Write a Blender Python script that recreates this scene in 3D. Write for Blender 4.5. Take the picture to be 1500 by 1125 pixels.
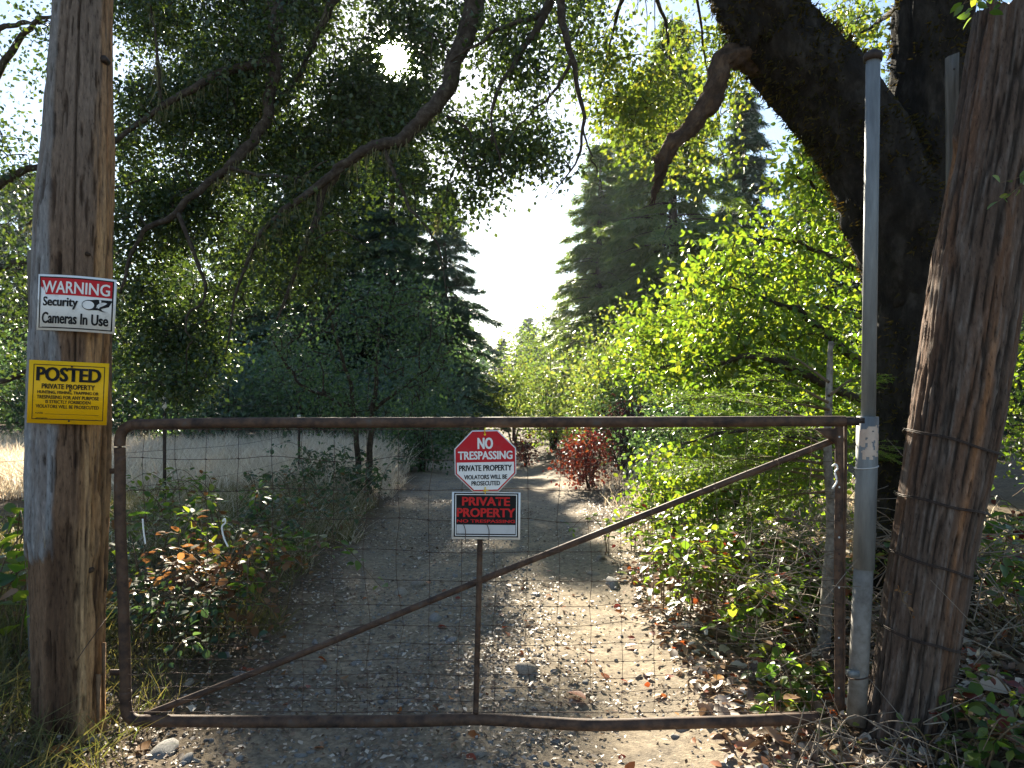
import bpy, math, random
import numpy as np
from mathutils import Vector, Matrix

# ------------------------------------------------------------------ camera, sky, sun, exposure
SC = bpy.context.scene
for _o in list(bpy.data.objects):
    bpy.data.objects.remove(_o, do_unlink=True)
COL = SC.collection
F, CX, HY, CAMH = 1040.0, 750.0, 572.0, 1.5          # focal length and horizon in photograph pixels, eye height in m
cam_d = bpy.data.cameras.new('camera')
cam_d.sensor_width = 36.0
cam_d.lens = 36.0 * F / 1500.0
cam_d.shift_y = (HY - 562.5) / 1500.0
cam_d.clip_start, cam_d.clip_end = 0.05, 3000.0
cam = bpy.data.objects.new('camera', cam_d)
cam.location = (0, 0, CAMH)
cam.rotation_euler = (math.radians(90), 0, 0)
COL.objects.link(cam)
SC.camera = cam

SUN = np.array([(580 - CX) / F, 1.0, (HY - 85) / F])
SUN = SUN / np.linalg.norm(SUN)
SUN_EL = math.asin(SUN[2])
SUN_ROT = math.atan2(SUN[0], SUN[1])
world = bpy.data.worlds.new('World')
SC.world = world
world.use_nodes = True
wn, wl = world.node_tree.nodes, world.node_tree.links
wn.clear()
w_out = wn.new('ShaderNodeOutputWorld')
w_bg = wn.new('ShaderNodeBackground')
w_sky = wn.new('ShaderNodeTexSky')
w_sky.sky_type = 'NISHITA'
w_sky.sun_disc = False
w_sky.sun_elevation = SUN_EL
w_sky.sun_rotation = SUN_ROT
w_sky.air_density = 1.0
w_sky.dust_density = 0.3
w_sky.ozone_density = 1.0
w_bg.inputs['Strength'].default_value = 0.05
wl.new(w_sky.outputs[0], w_bg.inputs['Color'])
# the sun itself with its narrow aureole, where the sun lamp stands
w_tc = wn.new('ShaderNodeTexCoord')
w_dot = wn.new('ShaderNodeVectorMath'); w_dot.operation = 'DOT_PRODUCT'
w_dot.inputs[1].default_value = tuple(SUN)
wl.new(w_tc.outputs['Generated'], w_dot.inputs[0])
w_ac = wn.new('ShaderNodeMath'); w_ac.operation = 'ARCCOSINE'; w_ac.use_clamp = False
wl.new(w_dot.outputs['Value'], w_ac.inputs[0])
w_mr = wn.new('ShaderNodeMapRange'); w_mr.interpolation_type = 'SMOOTHERSTEP'
w_mr.inputs['From Min'].default_value = math.radians(1.0)
w_mr.inputs['From Max'].default_value = math.radians(2.6)
w_mr.inputs['To Min'].default_value = 14.0
w_mr.inputs['To Max'].default_value = 0.0
wl.new(w_ac.outputs[0], w_mr.inputs['Value'])
w_bg2 = wn.new('ShaderNodeBackground')
w_bg2.inputs['Color'].default_value = (1.0, 0.96, 0.88, 1)
wl.new(w_mr.outputs[0], w_bg2.inputs['Strength'])
w_add = wn.new('ShaderNodeAddShader')
wl.new(w_bg.outputs[0], w_add.inputs[0]); wl.new(w_bg2.outputs[0], w_add.inputs[1])
wl.new(w_add.outputs[0], w_out.inputs['Surface'])

sun_d = bpy.data.lights.new('sun', 'SUN')
sun_d.energy = 5.0
sun_d.angle = math.radians(0.55)
sun_d.color = (1.0, 0.90, 0.72)
sun_o = bpy.data.objects.new('sun', sun_d)
sun_o.rotation_mode = 'QUATERNION'
sun_o.rotation_quaternion = Vector(SUN).to_track_quat('Z', 'Y')
sun_o.location = (-8, 50, 40)
COL.objects.link(sun_o)

SC.view_settings.view_transform = 'Standard'
SC.view_settings.look = 'None'
SC.view_settings.gamma = 1.0
SC.view_settings.use_curve_mapping = False
SC.view_settings.exposure = 2.25
SC.render.engine = 'CYCLES'
SC.cycles.use_denoising = True
SC.cycles.max_bounces = 8
SC.cycles.diffuse_bounces = 4
SC.cycles.transmission_bounces = 4
SC.cycles.glossy_bounces = 2
SC.cycles.sample_clamp_indirect = 6.0

# ------------------------------------------------------------------ helpers
rng = np.random.default_rng(11)
random.seed(4)

def P(px, py, d):
    """a photograph pixel at forward distance d -> world point"""
    return np.array([(px - CX) / F * d, d, CAMH + (HY - py) / F * d])

def _hash(ix, iy, iz, seed):
    h = (ix * 374761393 + iy * 668265263 + iz * 2147483647 + seed * 1274126177) & 0xFFFFFFFF
    h = ((h ^ (h >> 13)) * 1274126177) & 0xFFFFFFFF
    h = ((h ^ (h >> 16)) * 2246822519) & 0xFFFFFFFF
    return ((h ^ (h >> 15)) & 0xFFFFFF) / float(0xFFFFFF)

def noise3(x, y, z, seed=0):
    x, y, z = np.broadcast_arrays(np.asarray(x, float), np.asarray(y, float), np.asarray(z, float))
    ix, iy, iz = np.floor(x).astype(np.int64), np.floor(y).astype(np.int64), np.floor(z).astype(np.int64)
    fx, fy, fz = x - ix, y - iy, z - iz
    fx, fy, fz = fx * fx * (3 - 2 * fx), fy * fy * (3 - 2 * fy), fz * fz * (3 - 2 * fz)
    r = 0
    for a in (0, 1):
        for b in (0, 1):
            for c in (0, 1):
                w = (fx if a else 1 - fx) * (fy if b else 1 - fy) * (fz if c else 1 - fz)
                r = r + w * _hash(ix + a, iy + b, iz + c, seed)
    return r

def fbm(x, y, z, seed=0, octs=4):
    r, amp, tot = 0, 1.0, 0
    for o in range(octs):
        r = r + amp * noise3(x * 2 ** o, y * 2 ** o, z * 2 ** o, seed + o * 7)
        tot += amp; amp *= 0.5
    return r / tot

def sstep(a, b, x):
    t = np.clip((x - a) / (b - a), 0, 1)
    return t * t * (3 - 2 * t)

def mesh_np(name, verts, faces, smooth=False, col=None):
    """faces: (M,k) int array or a list of such arrays"""
    if not isinstance(faces, list):
        faces = [faces]
    faces = [np.asarray(f, np.int32) for f in faces if len(f)]
    me = bpy.data.meshes.new(name)
    verts = np.asarray(verts, np.float32)
    me.vertices.add(len(verts))
    me.vertices.foreach_set('co', verts.ravel())
    loops = np.concatenate([f.ravel() for f in faces])
    tot = np.concatenate([np.full(len(f), f.shape[1], np.int32) for f in faces])
    starts = np.concatenate([[0], np.cumsum(tot)[:-1]]).astype(np.int32)
    me.loops.add(len(loops)); me.loops.foreach_set('vertex_index', loops)
    me.polygons.add(len(tot)); me.polygons.foreach_set('loop_start', starts)
    if smooth:
        me.polygons.foreach_set('use_smooth', np.ones(len(tot), bool))
    me.update(calc_edges=True)
    if col is not None:
        for nm, c in col.items():
            c = np.asarray(c, np.float32)
            a = me.attributes.new(nm, 'FLOAT_COLOR', 'POINT')
            if c.ndim == 1:
                c = np.repeat(c[:, None], 3, 1)
            c4 = np.ones((len(verts), 4), np.float32); c4[:, :3] = c
            a.data.foreach_set('color', c4.ravel())
    return me

def link(name, me, mat, parent=None, **props):
    o = bpy.data.objects.new(name, me)
    COL.objects.link(o)
    if me is not None and mat is not None and len(me.materials) == 0:
        me.materials.append(mat)
    if parent is not None:
        o.parent = parent
        if parent.type == 'EMPTY' and parent.parent is None:
            o.matrix_parent_inverse = Matrix.Translation(-Vector(parent.location))
    for k, v in props.items():
        o[k] = v
    return o

def thing(name, label, cat, loc, group=None):
    o = bpy.data.objects.new(name, None)
    o.empty_display_size = 0.1
    o.location = Vector([float(c) for c in loc])
    COL.objects.link(o)
    o['label'] = label; o['category'] = cat
    if group: o['group'] = group
    return o

class MB:
    """collects pieces of ONE mesh"""
    def __init__(s): s.v = []; s.f = {}; s.n = 0; s.c = []
    def add(s, v, f, c=None):
        v = np.asarray(v, float)
        for a in (f if isinstance(f, list) else [f]):
            a = np.asarray(a, np.int64)
            if len(a): s.f.setdefault(a.shape[1], []).append(a + s.n)
        s.v.append(v); s.n += len(v)
        if c is not None: s.c.append(np.broadcast_to(np.asarray(c, float), (len(v), 3)))
        return s
    def mesh(s, name, smooth=False):
        v = np.concatenate(s.v)
        col = {'col': np.concatenate(s.c)} if s.c else None
        return mesh_np(name, v, [np.concatenate(x) for x in s.f.values()], smooth, col)

def catmull(pts, n):
    pts = np.asarray(pts, float)
    p = np.vstack([2 * pts[0] - pts[1], pts, 2 * pts[-1] - pts[-2]])
    m = len(pts) - 1
    t = np.linspace(0, m, n)
    i = np.minimum(t.astype(int), m - 1)
    u = (t - i)[:, None]
    a, b, c, d = p[i], p[i + 1], p[i + 2], p[i + 3]
    return 0.5 * (2 * b + (c - a) * u + (2 * a - 5 * b + 4 * c - d) * u ** 2 + (3 * b - 3 * c + d - a) * u ** 3)

def tube(path, rad, k=8, cap=True, disp=None):
    """swept tube; disp(theta, arc, pts) -> radial offset. returns verts, faces"""
    path = np.asarray(path, float); n = len(path)
    rad = np.broadcast_to(np.asarray(rad, float), (n,))
    tan = np.gradient(path, axis=0)
    tan /= np.linalg.norm(tan, axis=1)[:, None] + 1e-9
    ref = np.array([0.0, 0, 1]) if abs(tan[:, 2]).mean() < 0.8 else np.array([0.0, 1, 0])
    a = np.cross(tan, ref); a /= np.linalg.norm(a, axis=1)[:, None] + 1e-9
    b = np.cross(tan, a)
    th = np.linspace(0, 2 * math.pi, k, endpoint=False)
    dirs = a[:, None] * np.cos(th)[None, :, None] + b[:, None] * np.sin(th)[None, :, None]
    r = np.repeat(rad[:, None], k, 1)
    if disp is not None:
        arc = np.concatenate([[0], np.cumsum(np.linalg.norm(np.diff(path, axis=0), axis=1))])
        r = r + disp(th[None, :] + 0 * arc[:, None], arc[:, None] + 0 * th[None, :], path[:, None] + dirs * r[..., None])
    v = (path[:, None] + dirs * r[..., None]).reshape(-1, 3)
    i = np.arange(n - 1)[:, None] * k; j = np.arange(k)[None, :]; j2 = (j + 1) % k
    f = np.stack([i + j, i + j2, i + k + j2, i + k + j], -1).reshape(-1, 4)
    fs = [f]
    if cap:
        v = np.vstack([v, path[0], path[-1]])
        c0, c1 = n * k, n * k + 1
        jj = np.arange(k)
        fs.append(np.concatenate([np.stack([np.full(k, c0), (jj + 1) % k, jj], -1),
                                  np.stack([np.full(k, c1), (n - 1) * k + jj, (n - 1) * k + (jj + 1) % k], -1)]))
    return v, fs

def box(c, s, rot=None):
    c = np.asarray(c, float); s = np.asarray(s, float) / 2
    v = np.array([[x, y, z] for x in (-1, 1) for y in (-1, 1) for z in (-1, 1)], float) * s
    if rot is not None: v = v @ np.asarray(rot).T
    f = np.array([[0, 1, 3, 2], [4, 6, 7, 5], [0, 4, 5, 1], [2, 3, 7, 6], [0, 2, 6, 4], [1, 5, 7, 3]])
    return v + c, f

TEMPLATES = {
    'diamond': (np.array([[0, 0, 0], [-.29, .45, .09], [0, 1, -.04], [.29, .45, .09]], float),
                [np.array([[0, 3, 2], [0, 2, 1]])]),
    'ovate': (np.array([[0, 0, 0], [.22, .18, .07], [.33, .45, .09], [.2, .78, .03], [0, 1, -.08],
                        [-.2, .78, .03], [-.33, .45, .09], [-.22, .18, .07], [0, .5, 0]], float),
              [np.array([[0, 1, 2, 8], [8, 2, 3, 4], [0, 8, 6, 7], [8, 4, 5, 6]])]),
    'spray': (np.array([[-.07, 0, 0], [.07, 0, 0], [0, 1, -.08], [.03, .2, 0], [.0, .4, 0], [.34, .72, -.05],
                        [-.03, .2, 0], [.0, .38, 0], [-.34, .7, -.05], [.0, .5, 0], [.0, .66, -.02], [.22, .98, -.08],
                        [.0, .68, -.02], [-.22, .95, -.08]], float),
              [np.array([[0, 1, 2], [3, 5, 4], [6, 7, 8], [9, 11, 10], [9, 12, 13]])]),
    'needle': (np.array([[-.06, 0, 0], [.06, 0, 0], [.0, 1, -.03]], float), [np.array([[0, 1, 2]])]),
    'blade': (np.array([[-.5, 0, 0], [.5, 0, 0], [-.36, .5, .0], [.36, .5, .0], [0, 1, .0]], float),
              [np.array([[0, 1, 3, 2]]), np.array([[2, 3, 4]])]),
}

def unit(v):
    return v / (np.linalg.norm(v, axis=-1, keepdims=True) + 1e-9)

def place(tmpl, pos, dirs, nrm, size, wid=1.0):
    """instances of a leaf template -> verts, faces list"""
    tv, tf = TEMPLATES[tmpl]
    d = unit(dirs); x = unit(np.cross(d, nrm)); nn = np.cross(x, d)
    size = np.broadcast_to(np.asarray(size, float), (len(pos),))
    wid = np.broadcast_to(np.asarray(wid, float), (len(pos),))
    v = (tv[None, :, 0, None] * (x * wid[:, None])[:, None] + tv[None, :, 1, None] * d[:, None] + tv[None, :, 2, None] * nn[:, None])
    v = pos[:, None] + v * size[:, None, None]
    k = len(tv)
    off = np.arange(len(pos)) * k
    fs = [(f[None] + off[:, None, None]).reshape(-1, f.shape[1]) for f in tf]
    return v.reshape(-1, 3), fs

def rdir(n):
    return unit(rng.normal(size=(n, 3)))

# the plane square to the sun, to leave gaps in the leaf canopy where sunlight comes through
_su = np.cross(SUN, [0, 0, 1.0]); _su /= np.linalg.norm(_su)
_sv = np.cross(_su, SUN)
GAPS = []          # (u, v, radius)
def sun_uv(p):
    p = np.atleast_2d(p); return np.stack([p @ _su, p @ _sv], -1)
def in_gap(p):
    uv = sun_uv(p); m = np.zeros(len(uv), bool)
    for (u, v, r) in GAPS:
        m |= (uv[:, 0] - u) ** 2 + (uv[:, 1] - v) ** 2 < r * r
    return m

# ------------------------------------------------------------------ materials
def node_mat(name):
    m = bpy.data.materials.new(name); m.use_nodes = True
    n, l = m.node_tree.nodes, m.node_tree.links
    n.clear()
    out = n.new('ShaderNodeOutputMaterial')
    return m, n, l, out

def ramp(n, cols, interp='LINEAR'):
    r = n.new('ShaderNodeValToRGB'); e = r.color_ramp.elements
    r.color_ramp.interpolation = interp
    while len(e) < len(cols): e.new(0.5)
    for i, (p, c) in enumerate(cols):
        e[i].position = p; e[i].color = (*c, 1)
    return r

def leaf_mat(name, cols, trans, tcol, rough=0.45, spec=0.5):
    m, n, l, out = node_mat(name)
    g = n.new('ShaderNodeNewGeometry')
    k = len(cols)
    rp = ramp(n, [(i / max(k - 1, 1), c) for i, c in enumerate(cols)])
    l.new(g.outputs['Random Per Island'], rp.inputs[0])
    b = n.new('ShaderNodeBsdfPrincipled')
    b.inputs['Roughness'].default_value = rough
    b.inputs['Specular IOR Level'].default_value = spec
    l.new(rp.outputs[0], b.inputs['Base Color'])
    t = n.new('ShaderNodeBsdfTranslucent')
    mul = n.new('ShaderNodeMix'); mul.data_type = 'RGBA'; mul.blend_type = 'MULTIPLY'
    mul.inputs['Factor'].default_value = 1.0
    hs = n.new('ShaderNodeHueSaturation')
    hs.inputs['Value'].default_value = 1.0
    l.new(rp.outputs[0], mul.inputs[6])
    mul.inputs[7].default_value = (*tcol, 1)
    l.new(mul.outputs[2], t.inputs['Color'])
    mx = n.new('ShaderNodeMixShader'); mx.inputs[0].default_value = trans
    l.new(b.outputs[0], mx.inputs[1]); l.new(t.outputs[0], mx.inputs[2])
    l.new(mx.outputs[0], out.inputs['Surface'])
    return m

def noise_node(n, l, scale, detail=6, rough=0.6, stretch=None, coord='Object'):
    tc = n.new('ShaderNodeTexCoord')
    nz = n.new('ShaderNodeTexNoise')
    nz.inputs['Scale'].default_value = scale
    nz.inputs['Detail'].default_value = detail
    nz.inputs['Roughness'].default_value = rough
    if stretch:
        mp = n.new('ShaderNodeMapping'); mp.inputs['Scale'].default_value = stretch
        l.new(tc.outputs[coord], mp.inputs[0]); l.new(mp.outputs[0], nz.inputs['Vector'])
    else:
        l.new(tc.outputs[coord], nz.inputs['Vector'])
    return nz

def surf_mat(name, cols, scale=8, rough=0.8, metal=0.0, bump=0.3, stretch=None, detail=8, attr=None, spec=0.4, bscale=None, bdist=0.01):
    """noise-coloured principled; attr multiplies a vertex colour in"""
    m, n, l, out = node_mat(name)
    nz = noise_node(n, l, scale, detail, 0.65, stretch)
    k = len(cols)
    rp = ramp(n, [(0.3 + 0.4 * i / max(k - 1, 1), c) for i, c in enumerate(cols)])
    l.new(nz.outputs['Fac'], rp.inputs[0])
    b = n.new('ShaderNodeBsdfPrincipled')
    b.inputs['Roughness'].default_value = rough
    b.inputs['Metallic'].default_value = metal
    b.inputs['Specular IOR Level'].default_value = spec
    if attr:
        at = n.new('ShaderNodeAttribute'); at.attribute_name = attr
        mul = n.new('ShaderNodeMix'); mul.data_type = 'RGBA'; mul.blend_type = 'MULTIPLY'
        mul.inputs['Factor'].default_value = 1.0
        l.new(rp.outputs[0], mul.inputs[6]); l.new(at.outputs['Color'], mul.inputs[7])
        l.new(mul.outputs[2], b.inputs['Base Color'])
    else:
        l.new(rp.outputs[0], b.inputs['Base Color'])
    if bump:
        nb = noise_node(n, l, bscale or scale * 3, 6, 0.7, stretch)
        bp = n.new('ShaderNodeBump'); bp.inputs['Strength'].default_value = bump
        bp.inputs['Distance'].default_value = bdist
        l.new(nb.outputs['Fac'], bp.inputs['Height']); l.new(bp.outputs[0], b.inputs['Normal'])
    l.new(b.outputs[0], out.inputs['Surface'])
    return m

M = {}
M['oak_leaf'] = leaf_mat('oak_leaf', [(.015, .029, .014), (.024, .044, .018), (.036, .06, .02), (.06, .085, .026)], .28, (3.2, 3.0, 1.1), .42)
M['canopy_light'] = leaf_mat('canopy_light', [(.04, .07, .022), (.06, .095, .026), (.085, .12, .03), (.12, .125, .035)], .42, (3.4, 3.1, 1.0), .42)  # same oak's leaves, backlight put into a paler, yellower colour
M['bay_leaf'] = leaf_mat('bay_leaf', [(.04, .085, .022), (.06, .115, .025), (.08, .13, .028), (.11, .14, .03)], .42, (4.0, 3.4, .9), .35)
M['bramble_leaf'] = leaf_mat('bramble_leaf', [(.035, .08, .025), (.055, .11, .03), (.08, .13, .03), (.11, .13, .035)], .48, (3.8, 3.4, 1.0), .35)
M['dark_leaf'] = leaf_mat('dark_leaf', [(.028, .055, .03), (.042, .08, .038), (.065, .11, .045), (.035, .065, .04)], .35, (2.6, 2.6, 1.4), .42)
M['blue_leaf'] = leaf_mat('blue_leaf', [(.045, .08, .06), (.06, .10, .075), (.08, .12, .085)], .35, (2.2, 2.4, 1.6), .45)
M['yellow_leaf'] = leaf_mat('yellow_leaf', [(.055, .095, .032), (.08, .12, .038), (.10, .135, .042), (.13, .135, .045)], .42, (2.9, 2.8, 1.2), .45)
M['red_leaf'] = leaf_mat('red_leaf', [(.08, .014, .012), (.15, .026, .016), (.22, .06, .02), (.09, .03, .018), (.10, .018, .015)], .36, (1.5, 1.2, 1.0), .5)
M['purple_leaf'] = leaf_mat('purple_leaf', [(.03, .012, .012), (.055, .02, .016), (.08, .028, .02), (.03, .03, .015)], .3, (1.5, 1.1, 1.0), .5)
M['brown_leaf'] = leaf_mat('brown_leaf', [(.10, .05, .02), (.18, .09, .035), (.24, .13, .05), (.12, .10, .03)], .4, (1.8, 1.5, 1.2), .55)
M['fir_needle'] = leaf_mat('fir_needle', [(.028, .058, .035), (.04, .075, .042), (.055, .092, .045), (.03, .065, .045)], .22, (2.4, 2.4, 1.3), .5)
M['fir_needle_light'] = leaf_mat('fir_needle_light', [(.055, .10, .04), (.075, .13, .045), (.10, .145, .05), (.05, .09, .045)], .4, (3.4, 3.0, 1.1), .5)  # lighter copy of the fir needles, sunlit olive put into the colour
M['sapling_needle'] = leaf_mat('sapling_needle', [(.06, .12, .028), (.09, .16, .033), (.12, .19, .04)], .5, (3.8, 3.4, 1.0), .45)
M['dry_grass'] = leaf_mat('dry_grass', [(.40, .33, .24), (.62, .56, .46), (.80, .76, .68), (.46, .36, .27), (.70, .64, .54)], .4, (1.3, 1.2, 1.0), .6)
M['green_grass'] = leaf_mat('green_grass', [(.07, .09, .03), (.12, .12, .05), (.20, .17, .08), (.06, .10, .03)], .35, (2.2, 2.0, 1.0), .6)
M['litter'] = leaf_mat('litter', [(.07, .045, .03), (.13, .09, .06), (.20, .14, .095), (.40, .33, .25), (.62, .56, .47), (.24, .13, .07), (.12, .075, .05), (.09, .06, .04)], .15, (1.3, 1.1, .9), .5)
M['litter_red'] = leaf_mat('litter_red', [(.30, .07, .02), (.36, .14, .04), (.22, .03, .02), (.42, .22, .06)], .3, (1.6, 1.3, 1.0), .5)
M['lichen'] = leaf_mat('lichen', [(.10, .11, .06), (.15, .15, .085), (.19, .18, .11)], .4, (1.9, 1.8, 1.3), .8, .1)
M['moss'] = leaf_mat('moss', [(.02, .02, .007), (.035, .032, .011), (.075, .058, .018)], .3, (2.4, 1.9, .9), .9, .1)
M['oak_bark'] = surf_mat('oak_bark', [(.007, .006, .005), (.018, .015, .012), (.045, .04, .033)], 14, .95, bump=.8, stretch=(1, 1, .45), bdist=.012, spec=.2)
M['branch_bark'] = surf_mat('branch_bark', [(.022, .017, .013), (.05, .039, .03), (.10, .085, .068)], 22, .95, bump=.6, spec=.2)
M['grey_bark'] = surf_mat('grey_bark', [(.08, .07, .06), (.20, .185, .165), (.34, .32, .29)], 26, .95, bump=.6, spec=.2)
M['fir_bark'] = surf_mat('fir_bark', [(.05, .038, .03), (.11, .085, .068)], 6, .95, bump=.8, stretch=(3, 3, .6), bdist=.03, spec=.2)
M['dead_wood'] = surf_mat('dead_wood', [(.025, .018, .013), (.065, .042, .028), (.14, .09, .055)], 16, .9, bump=.9, stretch=(1, 1, .5), spec=.2)
M['twig'] = surf_mat('twig', [(.14, .11, .085), (.28, .24, .19)], 20, .9, bump=.3, spec=.2)
M['cane'] = surf_mat('cane', [(.10, .06, .04), (.16, .12, .06)], 20, .8, bump=.2, spec=.3)
M['post_wood'] = surf_mat('post_wood', [(.22, .20, .19), (.8, .8, .8), (.95, .95, .95), (1.35, 1.33, 1.3)], 120, .9, bump=1.0, stretch=(1, 1, .22), attr='col', spec=.2, bscale=140, bdist=.008, detail=12)
M['plank'] = surf_mat('plank', [(.07, .06, .05), (.15, .135, .115), (.22, .20, .175)], 30, .9, bump=.6, stretch=(2, 2, .12), spec=.2)
M['rust'] = surf_mat('rust', [(.022, .014, .011), (.055, .032, .022), (.10, .055, .033), (.085, .07, .06)], 20, .72, metal=.15, bump=.25, spec=.4, bdist=.002)
M['rust_wire'] = surf_mat('rust_wire', [(.05, .028, .02), (.12, .08, .06)], 40, .6, metal=.5, bump=.0)
M['galvanised'] = surf_mat('galvanised', [(.13, .14, .145), (.19, .205, .212), (.25, .265, .27)], 14, .6, metal=.2, bump=.15, stretch=(2, 2, .3), bdist=.0006)
M['dirty_pipe'] = surf_mat('dirty_pipe', [(.11, .095, .08), (.19, .175, .155), (.25, .235, .215)], 22, .75, metal=.1, bump=.25, bdist=.001)
M['dark_metal'] = surf_mat('dark_metal', [(.03, .022, .02), (.07, .05, .04)], 40, .6, metal=.5, bump=.3, bdist=.001)
M['stone'] = surf_mat('stone', [(.13, .125, .12), (.23, .22, .205), (.33, .31, .28)], 9, .85, bump=.6, detail=10, bdist=.006)
M['stone_warm'] = surf_mat('stone_warm', [(.17, .14, .11), (.28, .24, .19), (.37, .33, .27)], 9, .85, bump=.6, detail=10, bdist=.006)
M['white_tie'] = surf_mat('white_tie', [(.75, .75, .73), (.82, .82, .8)], 20, .4, bump=0)

def paint(name, col, rough=.4, wear=.12):
    c2 = tuple(max(0, c * (1 - 2.6 * wear) + .01) for c in col)
    return surf_mat(name, [c2, col, col, tuple(c * (1 - wear) + .02 for c in col)], 16, max(rough, .5), bump=0.04, spec=.2)
M['sign_white'] = paint('sign_white', (.78, .78, .77), .35)
M['sign_red'] = paint('sign_red', (.50, .012, .022), .35)
M['sign_black'] = paint('sign_black', (.008, .008, .009), .6)
M['sign_yellow'] = paint('sign_yellow', (.85, .47, .006), .4, .06)
M['sign_redprint'] = paint('sign_redprint', (.55, .02, .02), .4)
M['sign_grey'] = paint('sign_grey', (.50, .51, .52), .4)
M['tie_yellow'] = paint('tie_yellow', (.85, .55, .03), .4)
M['sticker'] = surf_mat('sticker', [(.42, .33, .27), (.55, .45, .38)], 30, .7, bump=.3, bdist=.001)

# ------------------------------------------------------------------ terrain
def road_c(y):
    return np.where(y < 12, -0.1 - 0.025 * (y - 3), -0.325 - 0.09 * (y - 12) - .003 * np.maximum(y - 12, 0) ** 2)
def road_h(y):
    return 1.42 + 0 * y
def gz(x, y):
    x, y = np.asarray(x, float), np.asarray(y, float)
    d = x - road_c(y); hw = road_h(y)
    edge = .25 * (fbm(x * 1.1, y * 1.1, 0, 21) - .5)
    t = sstep(hw - .05, hw + .8, np.abs(d) + edge)
    bank = np.where(d < 0, .19, .2) * t
    near = 1 - sstep(16, 24, y)
    z = bank * near - 0.012 * np.maximum(0, y - 8)
    z = z - .035 * np.exp(-((np.abs(d) - .72) / .3) ** 2) * near
    z = z + .09 * (fbm(x * .5, y * .5, 0, 3, 3) - .5) + .035 * (fbm(x * 3, y * 3, 0, 9, 3) - .5)
    return z
def gz1(x, y): return float(gz(np.array([x]), np.array([y]))[0])

def ground_material():
    m, n, l, out = node_mat('forest_floor')
    at = n.new('ShaderNodeAttribute'); at.attribute_name = 'road'
    n1 = noise_node(n, l, 2.2, 10, .7)
    n2 = noise_node(n, l, 26, 8, .7)
    n3 = noise_node(n, l, 90, 4, .7)
    road = ramp(n, [(.28, (.12, .098, .075)), (.5, (.27, .225, .165)), (.72, (.44, .37, .27))])
    l.new(n2.outputs['Fac'], road.inputs[0])
    soil = ramp(n, [(.3, (.05, .038, .026)), (.5, (.11, .082, .052)), (.7, (.19, .15, .10))])
    l.new(n2.outputs['Fac'], soil.inputs[0])
    tint = ramp(n, [(.35, (.72, .72, .74)), (.65, (1.1, 1.06, 1.0))])
    l.new(n1.outputs['Fac'], tint.inputs[0])
    mx = n.new('ShaderNodeMix'); mx.data_type = 'RGBA'
    l.new(at.outputs['Fac'], mx.inputs['Factor']); l.new(soil.outputs[0], mx.inputs[6]); l.new(road.outputs[0], mx.inputs[7])
    mu = n.new('ShaderNodeMix'); mu.data_type = 'RGBA'; mu.blend_type = 'MULTIPLY'; mu.inputs['Factor'].default_value = 1
    l.new(mx.outputs[2], mu.inputs[6]); l.new(tint.outputs[0], mu.inputs[7])
    b = n.new('ShaderNodeBsdfPrincipled'); b.inputs['Roughness'].default_value = .95
    b.inputs['Specular IOR Level'].default_value = .15
    l.new(mu.outputs[2], b.inputs['Base Color'])
    ad = n.new('ShaderNodeMath'); ad.operation = 'ADD'
    l.new(n2.outputs['Fac'], ad.inputs[0]); l.new(n3.outputs['Fac'], ad.inputs[1])
    bp = n.new('ShaderNodeBump'); bp.inputs['Strength'].default_value = .5; bp.inputs['Distance'].default_value = .012
    l.new(ad.outputs[0], bp.inputs['Height']); l.new(bp.outputs[0], b.inputs['Normal'])
    l.new(b.outputs[0], out.inputs['Surface'])
    return m
M['ground'] = ground_material()

def build_ground():
    xs = np.concatenate([-np.geomspace(400, 4.05, 60), np.linspace(-4, 4, 165), np.geomspace(4.05, 400, 60)])
    ys = np.concatenate([-np.geomspace(200, .55, 25), np.linspace(-.5, 1.2, 12), np.linspace(1.25, 9, 185), np.linspace(9.08, 24, 90), np.geomspace(24.3, 900, 60)])
    X, Y = np.meshgrid(xs, ys)
    Z = gz(X, Y)
    near = (np.abs(X) < 4) & (Y > .5) & (Y < 12)
    Z = Z + np.where(near, .011 * (fbm(X * 14, Y * 14, 0, 40, 3) - .5), 0)
    v = np.stack([X, Y, Z], -1).reshape(-1, 3)
    d = np.abs(X - road_c(Y)) - road_h(Y)
    rd = (1 - sstep(-.45, .15, d + .5 * (fbm(X * 2, Y * 2, 0, 60) - .5))).reshape(-1)
    ny, nx = X.shape
    i = np.arange(ny - 1)[:, None] * nx; j = np.arange(nx - 1)[None]
    f = np.stack([i + j, i + j + 1, i + nx + j + 1, i + nx + j], -1).reshape(-1, 4)
    cx = v[f].mean(1)
    isroad = (np.abs(cx[:, 0] - road_c(cx[:, 1])) < road_h(cx[:, 1])) & (cx[:, 1] > -20) & (cx[:, 1] < 45)
    out = []
    for nm, sel in (('ground', ~isroad), ('dirt_road', isroad)):
        ff = f[sel]; u, inv = np.unique(ff, return_inverse=True)
        me = mesh_np(nm, v[u], inv.reshape(ff.shape), True, {'road': rd[u]})
        out.append(link(nm, me, M['ground'], kind='structure'))
    return out
GROUND, ROAD = build_ground()

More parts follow.
